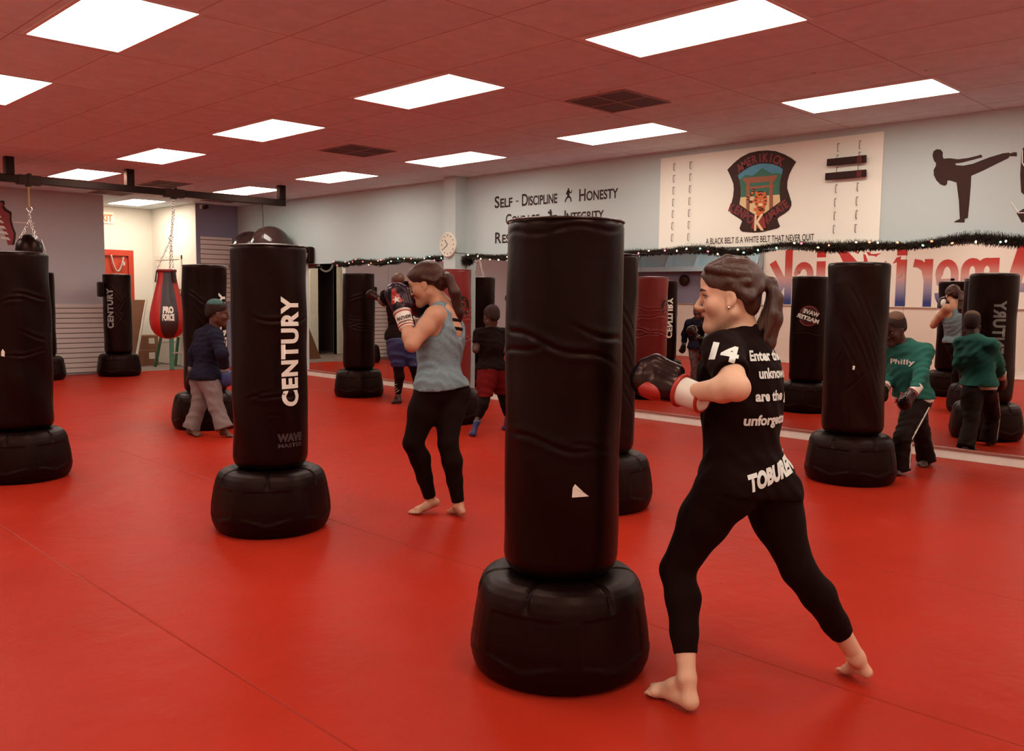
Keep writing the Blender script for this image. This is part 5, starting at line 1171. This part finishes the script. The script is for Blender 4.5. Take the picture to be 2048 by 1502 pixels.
# hair: skull cap, swept braid ridges and a tied ponytail
tie = hp_(0, -.100, .045)
hc = [ell(hp_(0, -.020, .042), (.079, .096, .086), H, .01), ell(hp_(0, .040, .050), (.062, .065, .060), H, .03)]
hs_ = [ell(hp_(0, .128, -.035), (.092, .076, .108), H, .01), ell(hp_(.078, .025, -.052), (.036, .042, .05), H, .01), ell(hp_(-.078, .025, -.052), (.036, .042, .05), H, .01)]
for q in (-1, 1):
    for a, z in ((.0, .118), (.028, .108), (.05, .09), (.066, .066), (.074, .038)):
        pts = [hp_(a * q * .55, .072 - .25 * a, z * .86), hp_(a * q * .95, .01, z + .007), hp_(a * q * 1.0, -.05, z * .93 + .006), tie]
        hc += chain(pts, [.008, .0115, .010, .011], .010)
    hc += chain([hp_(.074 * q, -.01, .0 + .022), hp_(.07 * q, -.055, -.01), hp_(.04 * q, -.09, .02), tie], [.012, .016, .016, .016], .015)
hc += [ell(hp_(0, -.058, -.03), (.056, .040, .05), H, .02)]
tail = [tie, hp_(.0, -.134, .036), hp_(0, -.150, -.02), hp_(0, -.142, -.09), hp_(.0, -.120, -.17), hp_(0, -.10, -.225)]
hc += chain(tail, [.012, .017, .022, .026, .023, .008], .015)
for q, bk_, zz, r_ in ((-.024, .02, -.20, .020), (.022, .018, -.21, .020), (-.012, .045, -.165, .022), (.014, .05, -.15, .020), (0, .03, -.23, .014)):
    hc += chain([tie, hp_(q * .7, -.140 + bk_ * .1, .008), hp_(q * 1.3, -.142 + bk_ * .5, -.07), hp_(q * 1.5, -.11 + bk_, zz)], [.007, .012, r_ * .85, .005], .010)
for q in (-1, 1):      # twisted rope braid from the hairline to the tie
    ctl = [hp_(.040 * q, .082, .092), hp_(.068 * q, .040, .082), hp_(.078 * q, -.015, .070), hp_(.060 * q, -.065, .058), tie]; bp = []
    for k in range(25):
        u = k / 24 * 4; i = min(int(u), 3); bp.append(lerp(ctl[i], ctl[i + 1], u - i) + H[:, 2] * .0045 * (1 if k % 2 else -1))
    hc += chain(bp, [.0085 + .003 * (k % 2) for k in range(25)], .005)
def strands(X, Y, Z): return .0010 * np.sin(X * 420 + Z * 60) * np.sin(Y * 380 + Z * 40)
hair = sdf_obj('hair', hc, .0055, M_hair1, w2, subs=hs_, origin=org, disp=strands)
MB().tube([tie - org + (H[:, 0] * math.cos(a) + H[:, 2] * math.sin(a)) * .021 for a in np.linspace(0, 2 * PI, 18, endpoint=False)], .008, 8, closed=True).obj('hair_tie', M_dark, hair, smooth=True)
for q in (-1, 1):
    MB().tube([hp_(.012 * q, .102, .018) - org, hp_(.03 * q, .1005, .0245) - org, hp_(.047 * q, .0865, .019) - org], [.003, .0035, .002], 6).obj('eyebrow', M_hair2, hair)
for q in (-1, 1): MB().tube([hp_(.018 * q, .0925, .003) - org, hp_(.033 * q, .0945, .0045) - org, hp_(.046 * q, .082, .0) - org], [.0012, .0018, .0014], 5).obj('eyelashes', M_dark, hair)
o = MB().lathe([(.0, -.005), (.0045, -.003), (.005, 0), (.0045, .003), (.0, .005)], 10).obj('ear_stud', M_chrome, w2, loc=hp_(-.078, .013, -.042) - org, smooth=True)
st = [(-.055, .006, M_gl_red), (.026, .008, M_gl_red)]
gl, q, M = glove(w2, org, A['wrL'], A['fiL'], np.cross(unit(A['fiL'] - A['wrL']), (0, 0, 1)) * .3 + np.array([0, 0, .8]), M_gl_black, M_gl_white, 1.05, st)
sdf_obj('palm_panel', [ell(q(-.030, .125, -.010), (.036, .068, .052), M, .01)], .006, M_gl_red, gl, origin=org)
gl, q, M = glove(w2, org, A['wrR'], A['fiR'], (0, 0, 1), M_gl_black, M_gl_white, 1.0, st)

# ---- the woman in the grey tank top
P = POSE['w1']; w1, g, org = body('person in grey tank top and black leggings guarding with gloves up', P, M_fair2, .0055, s=1.0, hs=1.06, bulk=1.0)
A = g['A']; hp_ = g['hp']; H = g['H']; T = g['T']; Pv = g['Pv']
leggings(w1, g, org, .008, {'L': .93, 'R': .95}, M_legg, top=.1)
tz = infl([p for p in g['torso'] if p['g'] in ('pelvis', 'waist', 'rib', 'chest', 'back')], .013) + [ell(A['pelvis'] + np.array([0, 0, -.0]), (.180, .145, .13), Pv, .06), ell(A['waist'], (.148, .118, .15), T, .06), ell(lerp(A['waist'], A['chest'], .6), (.150, .118, .13), T, .06)]
tz += [cone(lerp(A['neck'], A['sh' + S], .45), A['chest'] + T[:, 0] * (.06 if S == 'R' else -.06), .05, .09, .04) for S in 'LR']
bk = -T[:, 1]; rt = T[:, 0]
sb = [ell(A['sh' + S] + (rt if S == 'R' else -rt) * .012 - np.array([0, 0, .03]), (.052, .12, .105), T, .02) for S in 'LR']
sb += [ell(A['chest'] + bk * .13 + T[:, 2] * .055 + rt * q * .0, (.052, .07, .105), T, .02) for q in (1,)]
tank = sdf_obj('tank_top', tz, .007, M_tank, w1, subs=sb, origin=org, cuts=[(A['pelvis'] + np.array([0, 0, -.02]), (.08, .0, -1)), (A['neck'] + g['up'] * .0 + T[:, 1] * .01, unit(g['up'] + T[:, 1] * .5))], disp=folds(.0038, [(.9, .1, .8), (.6, .3, 1), (.2, .9, .9)], 9))
band = infl([p for p in g['torso'] if p['g'] in ('chest', 'back', 'rib', 'shoulder')], .006)
for z0, z1 in ((.0, .022), (.055, .075)):
    c0 = A['chest'] + T[:, 2] * z0; c1 = A['chest'] + T[:, 2] * z1
    sdf_obj('bra_strap', band, .006, M_tee, w1, origin=org, cuts=[(c1, T[:, 2]), (c0, -T[:, 2]), (A['chest'] + bk * .06, T[:, 1]), (A['chest'] + rt * .06, rt), (A['chest'] - rt * .058, -rt)])
h = 1.06; tie = hp_(0, -.105, .03)
hc = [ell(hp_(0, -.022, .042), (.081 * h, .098 * h, .089 * h), H, .01), ell(hp_(0, .040, .050), (.063 * h, .066 * h, .061 * h), H, .03), ell(hp_(0, -.075, -.02), (.058 * h, .042 * h, .055 * h), H, .02)]
hs_ = [ell(hp_(0, .122, -.03), (.092, .078, .108), H, .01), ell(hp_(.075, .02, -.05), (.036, .044, .052), H, .01), ell(hp_(-.075, .02, -.05), (.036, .044, .052), H, .01)]
for q in (-1, 1):
    hc += chain([hp_(.074 * q, -.0, .025), hp_(.07 * q, -.055, -.005), hp_(.04 * q, -.09, .01), tie], [.012, .016, .016, .016], .015)
dn = np.array([0, 0, -1.]); tl = [tie, tie + bk * .05 + dn * .03, tie + bk * .085 + dn * .12 + rt * .02, tie + bk * .095 + dn * .24 + rt * .05, tie + bk * .085 + dn * .36 + rt * .06]
hc += chain(tl, [.02, .028, .032, .03, .010], .02) + chain([tie, tl[1] - rt * .02, tl[2] - rt * .03, tl[3] - rt * .035 + dn * .03], [.012, .018, .018, .006], .015) + chain([tie, tl[1] + rt * .02, tl[2] + rt * .03, tl[3] + rt * .03 + dn * .06], [.012, .018, .018, .006], .015)
hair = sdf_obj('hair', hc, .0065, M_hair2, w1, subs=hs_, origin=org, disp=strands)
MB().tube([tie - org + (H[:, 0] * math.cos(a) + H[:, 2] * math.sin(a)) * .023 for a in np.linspace(0, 2 * PI, 18, endpoint=False)], .007, 8, closed=True).obj('hair_tie', mat('tie_pink', (.5, .18, .16), .6), hair, smooth=True)
for q in (-1, 1):
    MB().tube([hp_(.012 * q, .102, .018) - org, hp_(.03 * q, .1005, .0245) - org, hp_(.047 * q, .0865, .019) - org], [.003, .0035, .002], 6).obj('eyebrow', M_hair2, hair)
view = unit(np.array([-A['wrL'][0], -A['wrL'][1], 0])); st = [(-.062, .0035, M_gl_red), (-.045, .0025, M_gl_red), (.018, .0035, M_gl_red), (.03, .003, M_gl_white)]
for S in 'LR':
    th = unit(A['hf'] * -1.0); gl, q, M = glove(w1, org, A['wr' + S], A['fi' + S], th, M_gl_navy, M_gl_white, 1.12, st, .105)
    sdf_obj('white_panel', [ell(q(.046, .115, .0), (.026, .06, .050), M, .01)], .006, M_gl_white, gl, origin=org)
    if S == 'L':
        fd = unit(A['fiL'] - A['wrL']); vx = unit(np.cross(fd, view)); vx = vx if vx @ np.cross(np.array([0, 0, 1.]), view) > 0 else -vx
        ray_text(gl, org, gl.data, 'A', q(-.01, .105, 0), vx, fd, view, .075, .085, M_gl_red, .02, name='emblem')
        n = 10; star = [(.026 * (1 if k % 2 == 0 else .42) * math.sin(k * PI / 5), .026 * (1 if k % 2 == 0 else .42) * math.cos(k * PI / 5)) for k in range(n)]
        from mathutils.bvhtree import BVHTree
        bv = BVHTree.FromPolygons([v.co[:] for v in gl.data.vertices], [p.vertices[:] for p in gl.data.polygons]); c0 = q(-.01, .09, 0) + fd * .03 - org; vs = []
        for a, b_ in [(0, 0)] + star:
            p = Vector(c0 + vx * a + fd * b_); hit = bv.ray_cast(p + Vector(view) * .3, -Vector(view)); vs.append((hit[0] if hit[0] else p) + Vector(view) * .005)
        MB().add(vs, [(0, 1 + k, 1 + (k + 1) % n) for k in range(n)]).obj('star', M_gl_white, gl)
        cuff = [c for c in gl.children if c.name.startswith('cuff') and 'band' not in c.name][0]
        ray_text(gl, org, cuff.data, 'ANTHEM', q(0, -.012, 0), vx, fd, view, .088, .024, M_dark, .007, name='lettering')
        ray_text(gl, org, cuff.data, 'ATHLETICS', q(0, -.030, 0), vx, fd, view, .075, .011, M_dark, .004, name='lettering')

def loose_legs(o, g, org, h, m, flare, name, top, infl_=.012, end=1.06, seed=3, amp=.004, belt=True):
    A = g['A']; pr = infl([p for p in g['torso'] if p['g'] in ('pelvis',)], infl_, cut=[(A['pelvis'] + np.array([0, 0, top]), (0, 0, 1))])
    for S in 'LR':
        kn, an, hp = A['kn' + S], A['an' + S], A['hip' + S]; e = lerp(kn, an, end); d = unit(an - kn)
        e = e.copy(); e[2] = max(e[2], .008)
        pr += infl(g['th' + S], infl_) + [cone(lerp(hp, kn, .5), kn, .085 * flare[0], .07 * flare[1], .03), cone(kn, e - d * .0, .068 * flare[1], .070 * flare[2], .03, cut=[(e, d), (np.array([0, 0, .006]), (0, 0, -1))])]
    return sdf_obj(name, pr, h, m, o, origin=org, disp=folds(amp, [(.3, .2, 1), (1, .3, .6)], seed))

def sweat(o, g, org, h, m, s, drop, infl_=.018, name='sweatshirt', sleeve=.94, seed=5, amp=.0034, extra=0, neckup=.02):
    A = g['A']; T = g['T']
    pr = infl([p for p in g['torso']], infl_)
    pr += [ell(A['pelvis'], (.17 * s + extra, .13 * s + extra, .13 * s), g['Pv'], .06)]
    for S in 'LR':
        sh, el, wr = A['sh' + S], A['el' + S], A['wr' + S]
        if sleeve > .5:
            e = lerp(el, wr, sleeve); pr += chain([sh, el], [.073 * s, .066 * s], .04) + [cone(el, lerp(el, wr, sleeve), .064 * s, .054 * s, .03, cut=[(e, unit(wr - el))])]
        else:
            e = lerp(sh, el, .62); pr += [cone(sh, lerp(sh, el, .7), .072 * s, .068 * s, .04, cut=[(e, unit(el - sh))])]
    return sdf_obj(name, pr, h, m, o, origin=org, cuts=[(A['pelvis'] + np.array([0, 0, -drop]), (0, 0, -1)), (A['neck'] + g['up'] * neckup, unit(g['up'] + T[:, 1] * .3))], disp=folds(amp, [(.5, .3, 1), (.3, 1, .6)], seed))

def short_hair(o, g, org, hs, m, top=None, low=-.02, h=.007):
    hp_ = g['hp']; H = g['H']
    hc = [ell(hp_(0, -.020, .045), (.078 * hs, .095 * hs, .088 * hs), H, .01), ell(hp_(0, .040, .050), (.061 * hs, .063 * hs, .059 * hs), H, .03), ell(hp_(0, -.07, .0), (.06 * hs, .04 * hs, .05 * hs), H, .02)]
    hs_ = [ell(hp_(0, .126, -.032), (.095 * hs, .076 * hs, .108 * hs), H, .01), ell(hp_(.075, .025, -.05), (.036 * hs, .046 * hs, .055 * hs), H, .01), ell(hp_(-.075, .025, -.05), (.036 * hs, .046 * hs, .055 * hs), H, .01)]
    hair = sdf_obj('hair', hc, h, m, o, subs=hs_, cuts=[(hp_(0, -.05, -.045), -H[:, 2])], origin=org, disp=lambda X, Y, Z: .0016 * np.sin(X * 400) * np.sin(Y * 380) * np.sin(Z * 390))
    if top:
        sdf_obj('dyed_top', [ell(hp_(0, -.018, .085), (.072 * hs, .085 * hs, .060 * hs), H, .01)], h, top, hair, cuts=[(hp_(0, 0, .082), -H[:, 2])], origin=org, disp=lambda X, Y, Z: .0025 * np.sin(X * 300) * np.sin(Y * 280) * np.sin(Z * 310))
    return hair

# ---- boy with dyed hair, grey trousers
P = POSE['bg']; bg, g, org = body('person, a boy with teal-topped hair, navy sweatshirt and baggy grey trousers', P, M_brown, .008, s=.80, fem=False, hs=.98)
A = g['A']; T = g['T']
loose_legs(bg, g, org, .0085, M_grey, (.85, .95, 1.18), 'trousers', .05, end=1.10)
sw = sweat(bg, g, org, .0085, M_navy, .86, .04, infl_=.030, extra=.018, amp=.004)
short_hair(bg, g, org, .98, M_hair3, M_teal)
ray_text(bg, org, sw.data, 'YOW', A['chest'] + T[:, 1] * .1 + T[:, 2] * .02, T[:, 0] * -1 if False else np.cross(np.array([0, 0, 1.]), T[:, 1]), (0, 0, 1), T[:, 1], .17, .035, M_logo, .006, name='print', off=.004)
for S in 'LR':
    glove(bg, org, A['wr' + S], A['fi' + S], unit(A['hf']), M_gl_blue if S == 'R' else M_gl_black, M_gl_grey, .86)

# ---- child in green
P = POSE['gk']; gk, g, org = body('person, a child in green sweatshirt and black track trousers behind the right bag', P, M_brown2, .008, s=.82, fem=False, hs=1.0)
A = g['A']; T = g['T']
tr_ = loose_legs(gk, g, org, .0085, M_track, (.85, .95, 1.10), 'track_trousers', .04, end=1.08, seed=8)
for S, sg in (('L', 1),):
    side = -g['Pv'][:, 0]; A_ = A; pts = [A['hip' + S] + side * .105, lerp(A['hip' + S], A['kn' + S], .5) + side * .088, A['kn' + S] + side * .070, lerp(A['kn' + S], A['an' + S], .5) + side * .072, A['an' + S] + side * .074]
    MB().tube([p - org for p in pts], .006, 6).obj('side_stripe', M_white_c, tr_)
sw = sweat(gk, g, org, .0085, M_sweatg, .82, .0, infl_=.026, extra=.014, seed=6, amp=.004)
sdf_obj('undershirt', [ell(A['pelvis'] - np.array([0, 0, .005]), (.158, .126, .10), g['Pv'], .04)], .008, M_white_c, gk, origin=org, cuts=[(A['pelvis'] - np.array([0, 0, .03]), (0, 0, -1)), (A['pelvis'] + np.array([0, 0, .01]), (0, 0, 1))])
ray_text(gk, org, sw.data, 'Philly', A['chest'] + T[:, 1] * .1, np.cross(np.array([0, 0, 1.]), T[:, 1]), (0, 0, 1), T[:, 1], .20, .04, M_logo, .004, name='print', off=.004)
short_hair(gk, g, org, 1.0, M_hair3, M_rust)
for S in 'LR':
    gl, q, M = glove(gk, org, A['wr' + S], A['fi' + S], unit(A['hf']), M_gl_black, M_gl_white, .92, [(.022, .005, M_gl_red)])
    fl = MB(); R = random.Random(4)
    for k in range(9):
        a = R.uniform(0, 6.28); c_ = q(.035 * math.cos(a), .125 + .045 * math.sin(a * 2), .052) - org
        fl.tube([c_, c_ + M[:, 1] * .02 + M[:, 0] * R.uniform(-.015, .015), c_ + M[:, 1] * .038 + M[:, 2] * -.004], [.006, .005, .001], 5)
    fl.obj('flame_print', M_gl_red, gl)

# ---- the man by the far mirror
P = POSE['mn']; mn, g, org = body('person, a bald man in dark tee and blue shorts punching the far bag', P, M_brown, .0085, s=1.0, fem=False, hs=1.0, bulk=1.08)
A = g['A']
leggings(mn, g, org, .009, .93, M_legg, top=.0)
loose = [dict(p) for p in infl(g['thL'] + g['thR'], .028)]
sdf_obj('shorts', infl([p for p in g['torso'] if p['g'] == 'pelvis'], .02, cut=[(A['pelvis'] + np.array([0, 0, .07]), (0, 0, 1))]) + loose, .009, M_blue_s, mn, origin=org, cuts=[(lerp(A['hipL'], A['knL'], .92), (0, 0, -1))], disp=folds(.004, [(.4, .3, 1)], 7))
sweat(mn, g, org, .009, M_tee, 1.08, .05, name='tee_shirt', sleeve=.3, seed=12, extra=.02)
wr_ = MB(); d = unit(A['knL'] - A['anL']); vw = unit(np.array([-A['anL'][0], -A['anL'][1], 0.])); sd_ = unit(np.cross(d, vw))
for k in range(4):
    wr_.tube([A['anL'] - org + d * (.07 + .032 * k + .028 * math.sin(t)) + (vw * math.cos(t) + sd_ * math.sin(t)) * (.0435 + .0025 * k) for t in np.linspace(-1.1, 1.1, 9)], .005, 5)
wr_.obj('ankle_stripes', mat('stripe_yellow', (.42, .36, .2), .7), mn)
for S in 'LR':
    glove(mn, org, A['wr' + S], A['fi' + S], (0, 0, 1), M_gl_black, M_gl_black, .85)
    ft = infl(g['ft' + S], .005); sdf_obj('foot_wrap', ft[:5], .008, M_dark, mn, origin=org, cuts=[(lerp(A['ba' + S], A['to' + S], .1), unit(A['to' + S] - A['he' + S])), (np.array([0, 0, .001]), (0, 0, -1))])

# ---- boy in black and red
P = POSE['bb']; bb, g, org = body('person, a boy in black tee and red shorts facing the red bag', P, M_brown2, .0085, s=.80, fem=False, hs=.95)
A = g['A']
leggings(bb, g, org, .009, .86, M_legg, top=.0)
loose = infl(g['thL'] + g['thR'], .024)
sdf_obj('shorts', infl([p for p in g['torso'] if p['g'] == 'pelvis'], .018, cut=[(A['pelvis'] + np.array([0, 0, .05]), (0, 0, 1))]) + loose, .009, M_redsh, bb, origin=org, cuts=[(lerp(A['hipL'], A['knL'], .88), (0, 0, -1))], disp=folds(.004, [(.4, .3, 1)], 7))
sweat(bb, g, org, .009, M_tee, .84, .0, name='tee_shirt', sleeve=.3, seed=13, extra=.016)
short_hair(bb, g, org, .95, M_hair3)
for S in 'LR':
    gl, q, M = glove(bb, org, A['wr' + S], A['fi' + S], (0, 0, 1), M_gl_black, M_gl_black, .85, [(-.01, .004, M_gl_white)])
    ft = infl(g['ft' + S], .008); sdf_obj('shoe', ft[:5], .008, M_gl_blue, bb, origin=org, cuts=[(np.array([0, 0, .001]), (0, 0, -1)), (A['an' + S] + np.array([0, 0, .01]), (0, 0, 1))])

CAMR = (0.783511, -0.089159, 0.011299)
CAMH = 1.37337
FPX = 1785.904
EXPOSURE = 0.0
# ---------------------------------------------------------------- camera and render settings
def recentre():
    """put the empty of every wall-built thing at the foot of its own parts"""
    bpy.context.view_layer.update()
    for t in [o for o in SC.objects if o.type == 'EMPTY' and o.parent is None and o.location.length < 1e-6]:
        pts = [c.matrix_world @ Vector(b) for c in t.children_recursive if c.type == 'MESH' for b in c.bound_box]
        if not pts: continue
        lo = [min(p[i] for p in pts) for i in range(3)]; hi = [max(p[i] for p in pts) for i in range(3)]
        d = Vector(((lo[0] + hi[0]) / 2, (lo[1] + hi[1]) / 2, lo[2])); t.location = d
        for c in t.children: c.location = c.location - d
recentre()
def set_camera():
    cd = bpy.data.cameras.new('camera'); co = bpy.data.objects.new('camera', cd); COL.objects.link(co)
    yaw, pitch, roll = CAMR
    cy, sy, cp, sp = math.cos(yaw), math.sin(yaw), math.cos(pitch), math.sin(pitch)
    f = Vector((sy * cp, cy * cp, sp)); r = Vector((cy, -sy, 0)); u = r.cross(f)
    r2 = r * math.cos(roll) + u * math.sin(roll); u2 = -r * math.sin(roll) + u * math.cos(roll)
    m = Matrix((r2, u2, -f)).transposed().to_4x4(); m.translation = Vector((0, 0, CAMH)); co.matrix_world = m
    cd.sensor_fit = 'HORIZONTAL'; cd.sensor_width = 36; cd.lens = 36 * FPX / 2048; cd.clip_start = .05
    SC.camera = co
set_camera()
w = bpy.data.worlds.new('world'); SC.world = w; w.use_nodes = True
w.node_tree.nodes['Background'].inputs[0].default_value = (.02, .02, .02, 1); w.node_tree.nodes['Background'].inputs[1].default_value = .2
v = SC.view_settings; v.view_transform = 'Standard'; v.look = 'None'; v.gamma = 1; v.use_curve_mapping = False; v.exposure = EXPOSURE
c = SC.cycles; c.max_bounces = 8; c.diffuse_bounces = 4; c.glossy_bounces = 5; c.sample_clamp_indirect = 8; c.use_denoising = True; c.caustics_reflective = False; c.caustics_refractive = False
